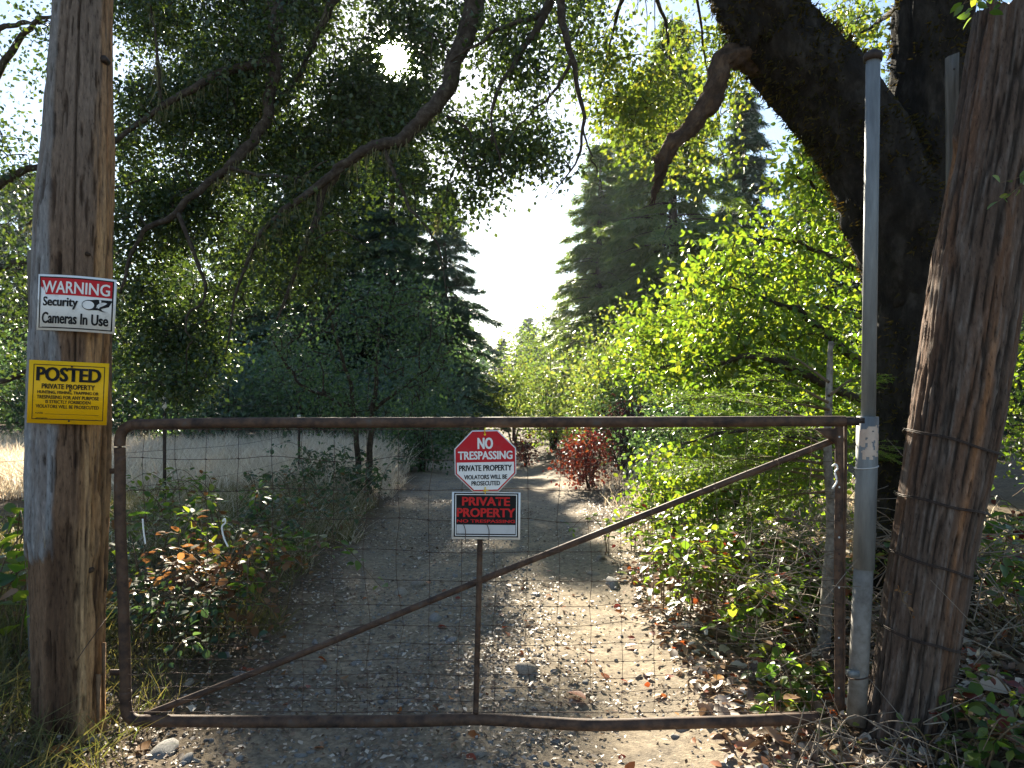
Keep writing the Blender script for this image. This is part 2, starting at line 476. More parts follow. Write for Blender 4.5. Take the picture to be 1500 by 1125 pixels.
# ------------------------------------------------------------------ trees and shrubs
class Tree:
    def __init__(s):
        s.wood = MB(); s.nodes = []; s.nr = []; s.twig = MB()
        s.lv = {}           # key -> list of (pos, dir, nrm, size)
    def path(s, pts, r0, r1, n=24, k=8, wob=0.0, power=1.0, disp=None, seed=0, mb=None):
        p = catmull(pts, n)
        if wob:
            w = np.stack([fbm(np.arange(n) * .35, q * 9.1, seed, 5 + q, 3) - .5 for q in range(3)], -1) * 2 * wob
            p = p + w * np.sin(np.linspace(0, math.pi, n))[:, None]
        r = r0 + (r1 - r0) * np.linspace(0, 1, n) ** power
        (mb or s.wood).add(*tube(p, r, k, True, disp))
        s.nodes.append(p); s.nr.append(r)
        return p
    def grow(s, centers, key='leaf', nleaf=20, spread=.14, size=.05, r=.005, droop=.12, upbias=.8, keep_gap=False, tmpl=None, steps=5, out=.5, wood=True):
        """twigs from the nearest wood to each centre, with leaves round its outer end"""
        centers = np.asarray(centers)
        nodes = np.concatenate(s.nodes)
        dist = np.array([np.min(((nodes - c) ** 2).sum(1)) for c in centers])
        L = s.lv.setdefault(key, [])
        newn = []
        for ci in np.argsort(dist):
            c = centers[ci]
            dd = ((nodes - c) ** 2).sum(1)
            a = nodes[np.argmin(dd)]
            ln = np.linalg.norm(c - a)
            mid = (a + c) / 2 + rng.normal(size=3) * ln * .1 + np.array([0, 0, droop * ln])
            p = catmull([a, mid, c], steps)
            if wood:
                s.twig.add(*tube(p, np.linspace(r * (1 + min(ln, 1.5)), r * .4, steps), 4, False))
            nodes = np.vstack([nodes, p[1:]])
            n = max(3, int(nleaf * rng.uniform(.6, 1.4)))
            t = rng.uniform(0, 1, n) ** .6
            base = p[np.clip((t * (steps - 1)).astype(int), 0, steps - 1)] if ln < 3 * spread else np.repeat(c[None], n, 0)
            pos = base + rng.normal(size=(n, 3)) * spread * np.array([1, 1, .8])
            dr = unit(pos - a + 1e-6) * out + rdir(n) * .8 + np.array([0, 0, -.25])
            nr = rdir(n) + np.array([0, 0, upbias])
            L.append((pos, dr, nr, size * rng.uniform(.6, 1.25, n)))
        s.nodes.append(nodes)
        s.nodes = [nodes]
    def leaves(s, key, tmpl, gap=.0, wid=1.0, clear=None):
        L = s.lv[key]
        pos, dr, nr, sz = [np.concatenate([q[i] for q in L]) for i in range(4)]
        k = np.ones(len(pos), bool)
        if gap:
            k &= ~(in_gap(pos) & (rng.random(len(pos)) < gap))
        if clear is not None: k &= clear(pos)
        return place(tmpl, pos[k], dr[k], nr[k], sz[k], wid)

def ell(n, cx, cy, rx, ry, d0, d1, clump=0.0, seed=0, inner=0.0):
    """n points inside an ellipse of the photograph, spread over distances d0..d1 (metres)"""
    out = []
    while len(out) < n:
        a, r = rng.uniform(0, 2 * math.pi), math.sqrt(rng.uniform(inner, 1))
        p = P(cx + rx * r * math.cos(a), cy + ry * r * math.sin(a), rng.uniform(d0, d1))
        if clump and noise3(*(p * 1.6), seed) < clump * .62: continue
        out.append(p)
    return np.array(out)

def finish_tree(t, root, leafs, wood_name='trunk', wood_mat='branch_bark', twig_name='twigs', twig_mat=None, smooth=True):
    if t.wood.n: link(wood_name, t.wood.mesh(wood_name, smooth), M[wood_mat], root)
    if t.twig.n: link(twig_name, t.twig.mesh(twig_name), M[twig_mat or wood_mat], root, kind='stuff')
    for (key, nm, tmpl, mat, gap, wid, clear) in leafs:
        mb = MB(); mb.add(*t.leaves(key, tmpl, gap, wid, clear))
        link(nm, mb.mesh(nm), M[mat], root, kind='stuff')

def not_sun(p):
    """keep the line from the lens to the sun open"""
    q = p - np.array([0, 0, CAMH])
    c = unit(q) @ SUN
    a = np.degrees(np.arccos(np.clip(c, -1, 1)))
    return a > .8 + 1.0 * rng.random(len(a)) ** 1.5

# sunlit gaps: where the light reaches the ground and the shrubs right of the track
for (px, py, rad) in [(1000, 1090, .34), (930, 1010, .3), (1050, 1010, .32), (860, 960, .24), (930, 930, .26), (840, 900, .2), (800, 860, .17),
                      (770, 830, .14), (1130, 1060, .35), (1180, 1000, .3), (1250, 1080, .3), (730, 800, .1), (1080, 930, .3)]:
    d = CAMH / ((py - HY) / F)
    GAPS.append((*sun_uv(P(px, py, d))[0], rad))
for (px, py, d, rad) in [(1000, 560, 5.2, .4), (1100, 480, 5.2, .5), (1150, 600, 4.6, .5), (1050, 680, 4.4, .45), (1000, 800, 4.2, .4), (1150, 380, 5.4, .4), (1200, 300, 5.4, .35),
                         (1150, 760, 4.0, .45), (950, 860, 4.2, .3), (1450, 900, 3.6, .25), (1480, 640, 4, .3)]:
    GAPS.append((*sun_uv(P(px, py, d))[0], rad))

OAK_BASE = P(1348, 990, 4.35)
def bark_disp(amp, fa, fz, seed):
    def f(th, arc, pts):
        n1 = fbm(np.cos(th) * fa, np.sin(th) * fa, arc * fz, seed, 4)
        n2 = fbm(np.cos(th) * fa * 3.2, np.sin(th) * fa * 3.2, arc * fz * 4, seed + 3, 3)
        rid = 1 - np.abs(2 * n2 - 1)
        return amp * ((n1 - .5) * 2.2 - .55 * rid ** 3)
    return f

def build_oak():
    root = thing('oak_tree', 'huge dark mossy oak with a thick limb arching over the gate, behind the leaning post', 'oak tree',
                 (OAK_BASE[0], OAK_BASE[1], gz1(OAK_BASE[0], OAK_BASE[1])))
    t = Tree()
    D = 4.35
    # trunk and its second stem
    tr = MB()
    base = P(1352, 1085, D); base[2] = gz1(base[0], base[1]) - .1
    p_tr = catmull([base, P(1352, 950, D), P(1350, 760, D), P(1348, 560, D), P(1352, 380, D), P(1362, 200, D), P(1366, 20, D), P(1368, -220, D + .1), P(1390, -480, D + .3)], 150)
    r_tr = np.interp(np.linspace(0, 1, 150), [0, .08, .2, .4, .55, .75, 1], [.40, .31, .265, .26, .24, .215, .15])
    v, f = tube(p_tr, r_tr, 72, True, bark_disp(.042, 3.4, 3.2, 5))
    tr.add(v, f)
    link('trunk', tr.mesh('trunk', True), M['oak_bark'], root)
    # great limb to the left
    p_l = catmull([P(1345, 440, D), P(1312, 320, D), P(1272, 215, D), P(1205, 130, D), P(1140, 55, D), P(1085, -40, D), P(980, -160, D + .6),
                   P(830, -205, 5.6), P(700, -180, 6.0), P(550, -180, 6.3), P(400, -130, 6.5), P(270, -100, 6.7)], 190)
    r_l = np.interp(np.linspace(0, 1, 190), [0, .1, .3, .42, .55, .75, 1], [.24, .29, .27, .24, .19, .13, .08])
    lm = MB(); lm.add(*tube(p_l, r_l, 64, True, bark_disp(.042, 3.2, 3.6, 15)))
    link('limb', lm.mesh('limb', True), M['oak_bark'], root)
    t.nodes.append(p_l[70:]); t.nodes.append(p_tr[110:])
    # broken dead branch on the limb
    db = MB()
    pd = catmull([P(1125, 95, D), P(1085, 82, D - .02), P(1058, 96, D - .05), P(1047, 135, D - .08), P(1022, 176, D - .1), P(990, 206, D - .12), P(972, 235, D - .12), P(966, 258, D - .12), P(958, 284, D - .12)], 70)
    rd_ = np.interp(np.linspace(0, 1, 70), [0, .2, .4, .6, .75, .9, 1], [.10, .075, .07, .046, .05, .03, .017])
    db.add(*tube(pd, rd_, 36, True, bark_disp(.034, 1.6, 13, 25)))
    for sp in range(7):                                       # splintered end
        q = pd[-1] + rng.normal(size=3) * [.007, .007, 0]; db.add(*tube([q + [0, 0, .02], q + [.002, 0, -.02], q + rng.normal(size=3) * .012 + [-.008, 0, -.06]], [.009, .006, .001], 5))
    for (i, ang) in ((14, 2.6), (27, 3.4), (40, 1.0), (47, 3.6), (55, 2.4), (58, 4.0)):
        q = pd[i]; o = np.array([math.cos(ang), -.2, math.sin(ang)])
        db.add(*tube([q, q + o * .06, q + o * .085], [.02, .012, .003], 7))
    link('dead_branch', db.mesh('dead_branch', True), M['dead_wood'], root, label='broken bare brown branch stub hanging from the limb')
    # hanging branches
    def B(pts, r0, r1, n=26, k=9, wob=.03, seed=0):
        nonlocal bi
        mb = MB()
        P3 = [P(*q) for q in pts]
        p = t.path(P3, r0, r1, n, k, wob, .8, bark_disp(r0 * .14, 1.6, 5, 30 + bi), seed + bi, mb)
        link('branch', mb.mesh('branch', True), M['branch_bark'], root)
        bi += 1
        return p
    bi = 0
    B([(715, -190, 6), (705, -60, 6), (688, 30, 6), (655, 120, 5.95), (615, 186, 5.9), (555, 216, 5.9), (500, 245, 5.9), (468, 300, 5.9), (440, 380, 5.85), (405, 470, 5.8)], .118, .010, 70, 14, .06)
    B([(500, 245, 5.9), (430, 300, 5.8), (390, 330, 5.8), (350, 420, 5.7), (330, 520, 5.7)], .04, .006, 30)
    B([(560, 214, 5.9), (600, 300, 5.8), (640, 360, 5.75), (655, 440, 5.7)], .022, .004)
    B([(410, -130, 6.5), (402, 20, 6.4), (404, 100, 6.35), (375, 190, 6.3), (320, 255, 6.25), (260, 310, 6.2), (205, 350, 6.15), (175, 430, 6.1)], .085, .014, 60, 12, .06)
    B([(400, 90, 6.35), (330, 105, 6.3), (280, 130, 6.2), (235, 160, 6.15), (180, 195, 6.1), (110, 260, 6.0), (40, 330, 6)], .05, .012, 30)
    B([(235, 160, 6.15), (230, 80, 6.1), (222, 20, 6.1)], .02, .006)
    B([(330, 245, 6.25), (420, 260, 6.1), (480, 235, 6.1)], .022, .006)
    B([(260, 310, 6.2), (300, 420, 6.1), (270, 470, 6.0), (282, 500, 6)], .022, .005)
    B([(560, -180, 6.3), (520, -60, 6.5), (470, 40, 6.7), (440, 110, 6.8), (360, 200, 6.9), (300, 300, 7)], .06, .012, 44, 9, .06)
    B([(800, -205, 5.7), (812, -60, 5.6), (800, 20, 5.6), (770, 62, 5.6), (742, 110, 5.55), (722, 160, 5.5), (720, 210, 5.5)], .06, .008, 34)
    B([(800, 20, 5.6), (755, 34, 5.6), (700, 62, 5.6), (660, 90, 5.7)], .028, .008)
    B([(835, -205, 5.6), (824, -60, 5.5), (822, 30, 5.5), (838, 85, 5.5), (848, 140, 5.5), (854, 190, 5.5), (842, 240, 5.5), (808, 285, 5.5)], .05, .004, 36)
    B([(838, 85, 5.5), (815, 130, 5.5), (775, 170, 5.5), (735, 215, 5.5)], .018, .003)
    B([(854, 190, 5.5), (870, 240, 5.5), (885, 290, 5.5)], .01, .002)
    B([(655, 170, 5.9), (690, 200, 5.9), (660, 260, 5.9), (640, 330, 5.9)], .016, .003)
    B([(720, 190, 5.5), (740, 260, 5.5), (735, 300, 5.5)], .01, .002)
    B([(960, -170, 5.0), (930, -60, 6.0), (900, 30, 7.0), (880, 130, 7.4)], .05, .006, 30)
    B([(930, -60, 6.0), (970, 20, 7.0), (985, 110, 7.3), (975, 190, 7.4)], .03, .005, 30)
    B([(1000, -130, 4.8), (1010, -60, 6.0), (1030, 60, 7.2), (1050, 170, 7.4)], .03, .005, 30)
    B([(1366, -20, 4.5), (1330, -10, 5.5), (1290, 30, 6.4), (1240, 60, 6.8)], .06, .008, 30)
    B([(1366, -150, 4.5), (1420, -80, 4.2), (1460, -10, 3.6), (1450, 8, 3.3)], .03, .004, 24)
    # foliage
    C = []
    for e in [(70, 300, 60, 150, 120, 5.6, 7.6, .9), (90, 260, 240, 120, 170, 5.6, 7.6, .7), (70, 420, 120, 140, 120, 6.0, 7.6, .7), (60, 230, 400, 90, 120, 5.6, 7, .8),
              (60, 350, 360, 170, 110, 5.5, 7, .9), (80, 520, 60, 120, 110, 6.4, 8.0, .7), (60, 480, 200, 120, 90, 6, 7.5, .9), (40, 250, 520, 80, 70, 5.6, 6.6, .8),
              (70, 690, 60, 90, 110, 5.6, 7.4, .75), (50, 740, 140, 90, 110, 5.3, 6.8, .9), (44, 640, 260, 75, 75, 5.6, 6.4, .8), (34, 820, 70, 60, 110, 5.6, 7, .9),
              (26, 770, 215, 60, 50, 5.4, 6, .6), (16, 470, 330, 90, 70, 5.5, 6.5, .8), (60, 330, 60, 110, 80, 7, 9, .4), (60, 560, 170, 70, 60, 6.5, 8, .6), (60, 240, 230, 90, 110, 6.5, 8, .5), (50, 210, 20, 60, 60, 6.5, 8, .6), (40, 430, 20, 60, 60, 6.5, 8, .5), (50, 300, 180, 130, 90, 7.2, 8.6, .4), (40, 330, 380, 130, 90, 7, 8.2, .5), (30, 470, 240, 60, 60, 7, 8, .5), (46, 580, 80, 80, 80, 6.6, 8.4, .2), (34, 640, 190, 50, 60, 6.8, 8.2, .4)]:
        C.append(ell(int(e[0] * (1.4 if e[1] < 600 else .95)), *e[1:5], e[5] + .3, e[6] + .4, e[7] * .95, 3))
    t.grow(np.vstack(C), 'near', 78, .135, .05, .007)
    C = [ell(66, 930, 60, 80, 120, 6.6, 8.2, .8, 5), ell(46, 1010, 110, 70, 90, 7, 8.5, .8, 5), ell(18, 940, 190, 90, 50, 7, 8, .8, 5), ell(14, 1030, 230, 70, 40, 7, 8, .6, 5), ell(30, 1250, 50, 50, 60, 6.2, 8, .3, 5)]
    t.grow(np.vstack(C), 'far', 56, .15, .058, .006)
    C = [ell(4, 1450, 5, 40, 14, 3.2, 3.4)]
    t.grow(np.vstack(C), 'tip', 10, .05, .05, .003)
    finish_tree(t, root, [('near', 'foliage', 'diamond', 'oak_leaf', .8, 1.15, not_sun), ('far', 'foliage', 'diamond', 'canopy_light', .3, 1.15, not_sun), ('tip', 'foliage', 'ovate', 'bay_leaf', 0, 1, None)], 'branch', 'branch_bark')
    nd = t.nodes[0]; hb = MB()
    px_ = nd[:, 0] / nd[:, 1] * F + CX; py_ = HY - (nd[:, 2] - CAMH) / nd[:, 1] * F
    cand = nd[(px_ > 600) & (px_ < 1070) & (py_ > -60) & (py_ < 200)]
    for q in cand[rng.integers(0, len(cand), 46)]:              # fine bare twigs hanging out of the canopy
        L = rng.uniform(.25, .8); o = rng.normal(size=3) * [.25, .25, 0]
        pp = catmull([q, q + o * L * .6 + [0, 0, -.4 * L], q + o * L * .5 + [0, 0, -.75 * L], q + o * L * 1.1 + [0, 0, -L]], 10)
        if not not_sun(pp).all(): continue
        hb.add(*tube(pp, np.linspace(.006, .0018, 10), 4, False))
        e = pp[6]; hb.add(*tube([e, e + rng.normal(size=3) * .06 + [0, 0, -.08], e + rng.normal(size=3) * .09 + [0, 0, -.16]], [.003, .002, .001], 3, False))
    link('bare_twigs', hb.mesh('bare_twigs'), M['branch_bark'], root, kind='stuff')
    # moss fur on trunk and limb, lichen strands on the hanging branches
    mb = MB()
    for (p, r, n) in ((p_tr[25:120], r_tr[25:120], 9000), (p_l[5:100], r_l[5:100], 9000)):
        i = rng.integers(1, len(p) - 1, n); th = rng.uniform(0, 2 * math.pi, n)
        tan = unit(p[i + 1] - p[i - 1]); a = unit(np.cross(tan, [0, 1.0, 0])); b = np.cross(tan, a)
        o = a * np.cos(th)[:, None] + b * np.sin(th)[:, None]
        pos = p[i] + o * (r[i][:, None] * .97) + rng.normal(size=(n, 3)) * .012
        k = fbm(pos[:, 0] * 4, pos[:, 1] * 4, pos[:, 2] * 4, 77, 3) > .47
        mb.add(*place('needle', pos[k], (o + rdir(n) * .8 + np.array([0, 0, -.2]))[k], rdir(n)[k], rng.uniform(.02, .05, n)[k], 3.0))
    link('moss', mb.mesh('moss'), M['moss'], root, kind='stuff')
    nodes = t.nodes[0][:900]
    nodes = nodes[nodes[:, 2] < 5.2]
    n = 5000
    i = rng.integers(0, len(nodes), n)
    pos = nodes[i] + rng.normal(size=(n, 3)) * .015
    k = (fbm(pos[:, 0] * 2, pos[:, 1] * 2, pos[:, 2] * 2, 31, 2) > .52) & (pos[:, 0] < -.6) & not_sun(pos)
    mb = MB(); mb.add(*place('needle', pos[k], (np.array([0, 0, -1.0]) + rng.normal(size=(n, 3)) * .22)[k], rdir(n)[k], rng.uniform(.05, .2, n)[k], .8))
    link('lichen', mb.mesh('lichen'), M['lichen'], root, kind='stuff')
    return root

build_oak()

def build_left_tree():
    bx, by = -7.2, 7.4
    root = thing('oak_tree', 'shaded oak with drooping leafy branches behind the weathered sign post', 'oak tree', (bx, by, gz1(bx, by)))
    t = Tree()
    t.path([[bx, by, gz1(bx, by) - .1], [bx + .05, by, 1.4], [bx + .2, by - .1, 2.8], [bx + .1, by - .2, 4.4], [bx + .4, by, 6.4]], .24, .1, 60, 24, .05, disp=bark_disp(.02, 2, 3, 51))
    for pts, r in (([[bx + .15, by, 2.4], P(-40, 300, 7.2), P(60, 240, 7), P(160, 215, 6.9)], .07), ([[bx + .2, by, 3], P(-30, 150, 7.2), P(40, 40, 7), P(90, 20, 6.8)], .06),
                   ([[bx, by, 1.9], P(-60, 430, 7.2), P(40, 380, 7), P(120, 400, 6.9)], .05), ([[bx + .2, by, 3.4], P(-20, 60, 7.2), P(70, 30, 7)], .05),
                   ([[bx, by, 1.5], P(-20, 560, 7.2), P(60, 540, 7), P(180, 520, 7)], .04)):
        t.path(pts, r, .01, 26, 7, .05)
    C = [ell(70, 20, 330, 90, 140, 6.5, 8.4, .8, 9), ell(60, 30, 500, 90, 120, 6.6, 8.5, .7, 9), ell(26, 40, 70, 80, 90, 6.6, 8, 1.0, 9), ell(50, 180, 520, 80, 90, 6.8, 8.4, .8, 9), ell(40, -60, 300, 60, 260, 6.5, 8.5, .5, 9)]
    t.grow(np.vstack(C), 'leaf', 34, .2, .055, .006)
    finish_tree(t, root, [('leaf', 'foliage', 'diamond', 'oak_leaf', 0, 1.1, None)])
build_left_tree()

# conifers: four grown once, then copied
def conifer(seed, H, R, dens=1.0, low=.1, step=.42):
    r = np.random.default_rng(seed)
    tr, cr = MB(), MB()
    n = 30
    zz = np.linspace(0, H, n)
    path = np.stack([.12 * (fbm(zz * .15, seed, 0, 1, 2) - .5), .12 * (fbm(zz * .15, seed, 4, 2, 2) - .5), zz], -1)
    r0 = .016 * H
    tr.add(*tube(path, r0 * (1 - zz / H) ** .8 + .01, 10, True, lambda th, a, p: r0 * .12 * (fbm(np.cos(th) * 2, np.sin(th) * 2, a * 2, seed, 3) - .5)))
    z = low * H
    PO, DR, NR, SZ = [], [], [], []
    while z < H * .985:
        u = z / H
        nb = r.integers(4, 7)
        a0 = r.uniform(0, 6.28)
        for b in range(nb):
            a = a0 + b * 6.283 / nb + r.normal() * .25
            prof = min(1.0, (1 - u) * 1.35) ** .85 * (.55 + .45 * min(1, (u - low + .08) * 5))
            L = R * prof * r.uniform(.55, 1.15) + .12
            if r.random() < .1: L *= .4
            o = np.array([math.cos(a), math.sin(a), 0])
            el = .35 * u + r.normal() * .1 - .05
            m = 7
            s = np.linspace(0, 1, m)[:, None]
            p = np.array([0, 0, z]) + o * L * s + np.array([0, 0, 1.0]) * (el * L * s - (.32 + .1 * r.random()) * L * s ** 2)
            p[:, :2] += path[min(n - 1, int(u * n)), :2]
            tr.add(*tube(p, np.linspace(.012 + .012 * L, .004, m), 4, False))
            k = int(dens * L / .05) + 6
            t = r.uniform(.12, 1, k) ** .8
            side = np.cross(o, [0, 0, 1.0])
            bp = np.stack([np.interp(t, s[:, 0], p[:, q]) for q in range(3)], -1)
            lat = r.uniform(-1, 1, k) * .36 * L * np.minimum(1, (1.15 - t)) 
            pos = bp + side * lat[:, None] + np.stack([0 * t, 0 * t, -.35 * np.abs(lat) - r.uniform(0, .1, k)], -1)
            d = o * .8 + side * np.sign(lat)[:, None] * .6 + np.stack([0 * t, 0 * t, -.25 - r.uniform(0, .7, k)], -1)
            PO.append(pos); DR.append(d + r.normal(size=(k, 3)) * .25); NR.append(np.array([0, 0, 1.0]) + r.normal(size=(k, 3)) * .45)
            SZ.append(r.uniform(.24, .52, k))
        z += step * r.uniform(.7, 1.3) * (1.1 - .4 * u)
    cr.add(*place('spray', np.concatenate(PO), np.concatenate(DR), np.concatenate(NR), np.concatenate(SZ), 1.0))
    return tr.mesh('fir_trunk', True), cr.mesh('fir_crown')

FIRS = [conifer(1, 13.5, 3.0, 3.4, .06), conifer(2, 14, 2.6, 3.4, .04), conifer(3, 12, 3.2, 3.2, .08), conifer(5, 15, 3.5, 3.4, .05)]
def put_fir(px, d, top, kind, label, mat, rot=0, wid=1.0, group=None, base=None):
    x = (px - CX) / F * d
    z0 = gz1(x, d) - .05
    Hn = [13.5, 14, 12, 15][kind]
    s = (CAMH + (HY - top) / F * d - z0) / Hn
    root = thing('fir_tree', label, 'fir tree', (x, d, z0), group)
    root.rotation_euler.z = rot
    root.scale = (s * wid, s * wid, s)
    for nm, me, mm in (('trunk', FIRS[kind][0], 'fir_bark'), ('crown', FIRS[kind][1], mat)):
        key = me.name + mm
        if key not in FIRM:
            q = me if me.name not in FIRU else me.copy()
            FIRU.add(me.name); q.materials.clear(); q.materials.append(M[mm]); FIRM[key] = q
        o = bpy.data.objects.new(nm, FIRM[key]); COL.objects.link(o); o.parent = root
FIRM, FIRU = {}, set()
GL = 'firs left of the track'
GR = 'firs right of the track'
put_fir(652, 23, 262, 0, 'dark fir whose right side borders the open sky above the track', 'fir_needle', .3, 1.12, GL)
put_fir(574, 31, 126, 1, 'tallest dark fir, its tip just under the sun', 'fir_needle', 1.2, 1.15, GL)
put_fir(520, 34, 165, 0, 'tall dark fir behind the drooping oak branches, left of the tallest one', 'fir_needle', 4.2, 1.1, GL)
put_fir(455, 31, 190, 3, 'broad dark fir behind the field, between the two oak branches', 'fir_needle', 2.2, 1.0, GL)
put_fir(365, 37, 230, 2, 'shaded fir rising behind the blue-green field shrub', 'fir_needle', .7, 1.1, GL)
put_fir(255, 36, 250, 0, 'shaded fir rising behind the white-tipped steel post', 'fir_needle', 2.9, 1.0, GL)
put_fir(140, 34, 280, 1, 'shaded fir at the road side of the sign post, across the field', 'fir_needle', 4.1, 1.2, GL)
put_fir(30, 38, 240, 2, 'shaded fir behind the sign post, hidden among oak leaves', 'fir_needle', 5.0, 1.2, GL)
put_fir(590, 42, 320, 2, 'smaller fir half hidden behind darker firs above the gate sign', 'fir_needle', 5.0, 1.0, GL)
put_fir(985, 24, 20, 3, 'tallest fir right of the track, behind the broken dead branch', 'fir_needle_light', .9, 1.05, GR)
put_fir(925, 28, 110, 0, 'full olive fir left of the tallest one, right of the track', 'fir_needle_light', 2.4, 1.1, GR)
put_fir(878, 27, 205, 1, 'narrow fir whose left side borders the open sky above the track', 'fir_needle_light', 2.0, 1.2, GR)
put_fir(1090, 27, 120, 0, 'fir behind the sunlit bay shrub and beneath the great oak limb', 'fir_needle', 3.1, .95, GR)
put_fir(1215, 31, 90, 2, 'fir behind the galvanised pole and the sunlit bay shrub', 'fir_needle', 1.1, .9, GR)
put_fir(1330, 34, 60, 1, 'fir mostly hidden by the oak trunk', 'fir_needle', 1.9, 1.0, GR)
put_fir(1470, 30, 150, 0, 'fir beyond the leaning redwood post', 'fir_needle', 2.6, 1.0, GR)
put_fir(775, 85, 462, 2, 'small far fir rising at the end of the track', 'fir_needle', 2.6, 1.4)
put_fir(735, 70, 492, 0, 'small far fir low over the track, left of another', 'fir_needle', 3.6, 1.4)
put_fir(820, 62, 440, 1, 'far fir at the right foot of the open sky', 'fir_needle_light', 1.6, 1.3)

# shrubs and small trees
def shrub(name, label, cat, px, d, top, rx_px, mat, nclump=60, nleaf=26, size=.07, spread=.22, tmpl='diamond', stems=7, low=.08, group=None, wood='branch_bark', gap=0, trunks=None, clump=.7, ry=None, wid=1.1, seed=0, part='foliage'):
    x = (px - CX) / F * d; z0 = gz1(x, d)
    h = CAMH + (HY - top) / F * d - z0
    rx = rx_px / F * d; ry = ry or rx
    root = thing(name, label, cat, (x, d, z0), group)
    t = Tree()
    c0 = np.array([x, d, z0])
    if trunks is None:
        for q in range(stems):
            a = rng.uniform(0, 6.28); rr = rng.uniform(.1, .6)
            o = np.array([math.cos(a) * rx, math.sin(a) * ry, 0]) * rr
            t.path([c0 + o * .15 - [0, 0, .05], c0 + o * .5 + [0, 0, h * .35], c0 + o + [0, 0, h * rng.uniform(.6, .85)]], .012 * h + .006, .005, 12, 6, .05, seed=q)
    else:
        for tp, r in trunks: t.path(tp, r, .012, 24, 10, .05, disp=bark_disp(r * .1, 2, 6, 3))
    C = []
    while len(C) < nclump:
        q = rdir(1)[0] * rng.uniform(.35, 1) ** .5
        p = c0 + np.array([q[0] * rx, q[1] * ry, (low + (1 - low) * (q[2] * .5 + .5)) * h])
        if clump and noise3(*(p * (2.2 / max(h, 1))), 17 + seed) < clump * .5: continue
        C.append(p)
    t.grow(np.array(C), 'leaf', nleaf, spread, size, .004 + .0015 * h)
    finish_tree(t, root, [('leaf', part, tmpl, mat, gap, wid, None)], 'stem' if trunks is None else 'trunk', wood)
    return root

# young oak by the left edge of the track
yx = (532 - CX) / F * 9.8
def G(px, d, dz=0):
    x = (px - CX) / F * d
    return np.array([x, d, gz1(x, d) + dz])
shrub('young_oak', 'young oak with two slim grey trunks beside the left edge of the track', 'tree', 535, 9.8, 400, 150, 'dark_leaf', 190, 34, .055, .18, low=.28, seed=3,
      trunks=[([G(523, 9.8, -.1), P(524, 680, 9.8), P(520, 600, 9.8), P(500, 520, 9.8), P(480, 450, 9.7)], .055),
              ([G(541, 9.85, -.1), P(540, 690, 9.85), P(548, 600, 9.9), P(552, 520, 9.9), P(560, 440, 10)], .06),
              ([P(548, 600, 9.9), P(600, 560, 9.8), P(650, 520, 9.7)], .03), ([P(520, 600, 9.8), P(440, 560, 9.7), P(400, 500, 9.6)], .03)])
BG = 'shrubs along the back of the field'
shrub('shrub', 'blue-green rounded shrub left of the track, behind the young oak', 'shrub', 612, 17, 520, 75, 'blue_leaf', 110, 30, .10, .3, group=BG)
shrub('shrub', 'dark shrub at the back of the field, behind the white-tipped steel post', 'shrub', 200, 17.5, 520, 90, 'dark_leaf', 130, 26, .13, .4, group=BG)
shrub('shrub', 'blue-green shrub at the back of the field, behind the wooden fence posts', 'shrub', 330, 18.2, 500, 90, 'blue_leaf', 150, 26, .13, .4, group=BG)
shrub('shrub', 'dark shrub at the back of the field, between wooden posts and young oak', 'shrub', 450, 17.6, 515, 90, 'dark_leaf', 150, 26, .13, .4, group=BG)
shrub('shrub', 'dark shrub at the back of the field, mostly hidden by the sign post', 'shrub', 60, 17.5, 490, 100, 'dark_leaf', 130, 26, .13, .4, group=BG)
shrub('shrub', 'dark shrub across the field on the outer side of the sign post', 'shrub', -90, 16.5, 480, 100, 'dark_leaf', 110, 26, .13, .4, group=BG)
shrub('shrub', 'dark leafy shrub whose foot meets the left edge of the track, above the gate sign', 'shrub', 618, 14, 590, 50, 'dark_leaf', 90, 30, .08, .2, seed=8)
shrub('shrub', 'bright yellow-green shrub low at the far left bend of the track', 'shrub', 672, 19, 585, 28, 'yellow_leaf', 50, 26, .09, .2)
RG = 'sunlit shrubs along the right edge of the track'
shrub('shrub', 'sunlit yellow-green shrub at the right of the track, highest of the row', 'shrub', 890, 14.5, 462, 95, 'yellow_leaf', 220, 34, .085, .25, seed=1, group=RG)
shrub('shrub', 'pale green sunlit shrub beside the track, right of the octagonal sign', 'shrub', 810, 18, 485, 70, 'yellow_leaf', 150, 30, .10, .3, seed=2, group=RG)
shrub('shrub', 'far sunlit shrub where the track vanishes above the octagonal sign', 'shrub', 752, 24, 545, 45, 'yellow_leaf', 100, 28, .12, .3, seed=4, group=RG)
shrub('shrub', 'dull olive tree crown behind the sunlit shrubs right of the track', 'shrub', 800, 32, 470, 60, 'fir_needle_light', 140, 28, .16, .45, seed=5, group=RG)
shrub('shrub', 'dark shaded thicket behind the red-leaved shrub', 'shrub', 925, 13, 560, 65, 'dark_leaf', 130, 30, .08, .22, seed=6)
shrub('poison_oak', 'bright red-leaved shrub at the right edge of the track', 'shrub', 862, 11.2, 640, 32, 'red_leaf', 60, 30, .065, .16, seed=7)
shrub('poison_oak', 'small orange-red bush beside the octagonal sign, farther down the track', 'shrub', 770, 15, 640, 16, 'red_leaf', 22, 24, .07, .15, seed=7)
shrub('poison_oak', 'dark purple-red bush in the shade right of the brightest red shrub', 'shrub', 912, 11.8, 585, 40, 'purple_leaf', 46, 28, .06, .16, seed=9)
shrub('shrub', 'bright backlit shrub filling the bank under the fir sapling', 'shrub', 1085, 5.9, 610, 85, 'bay_leaf', 110, 30, .055, .13, tmpl='ovate', seed=21, low=.03, clump=.4)
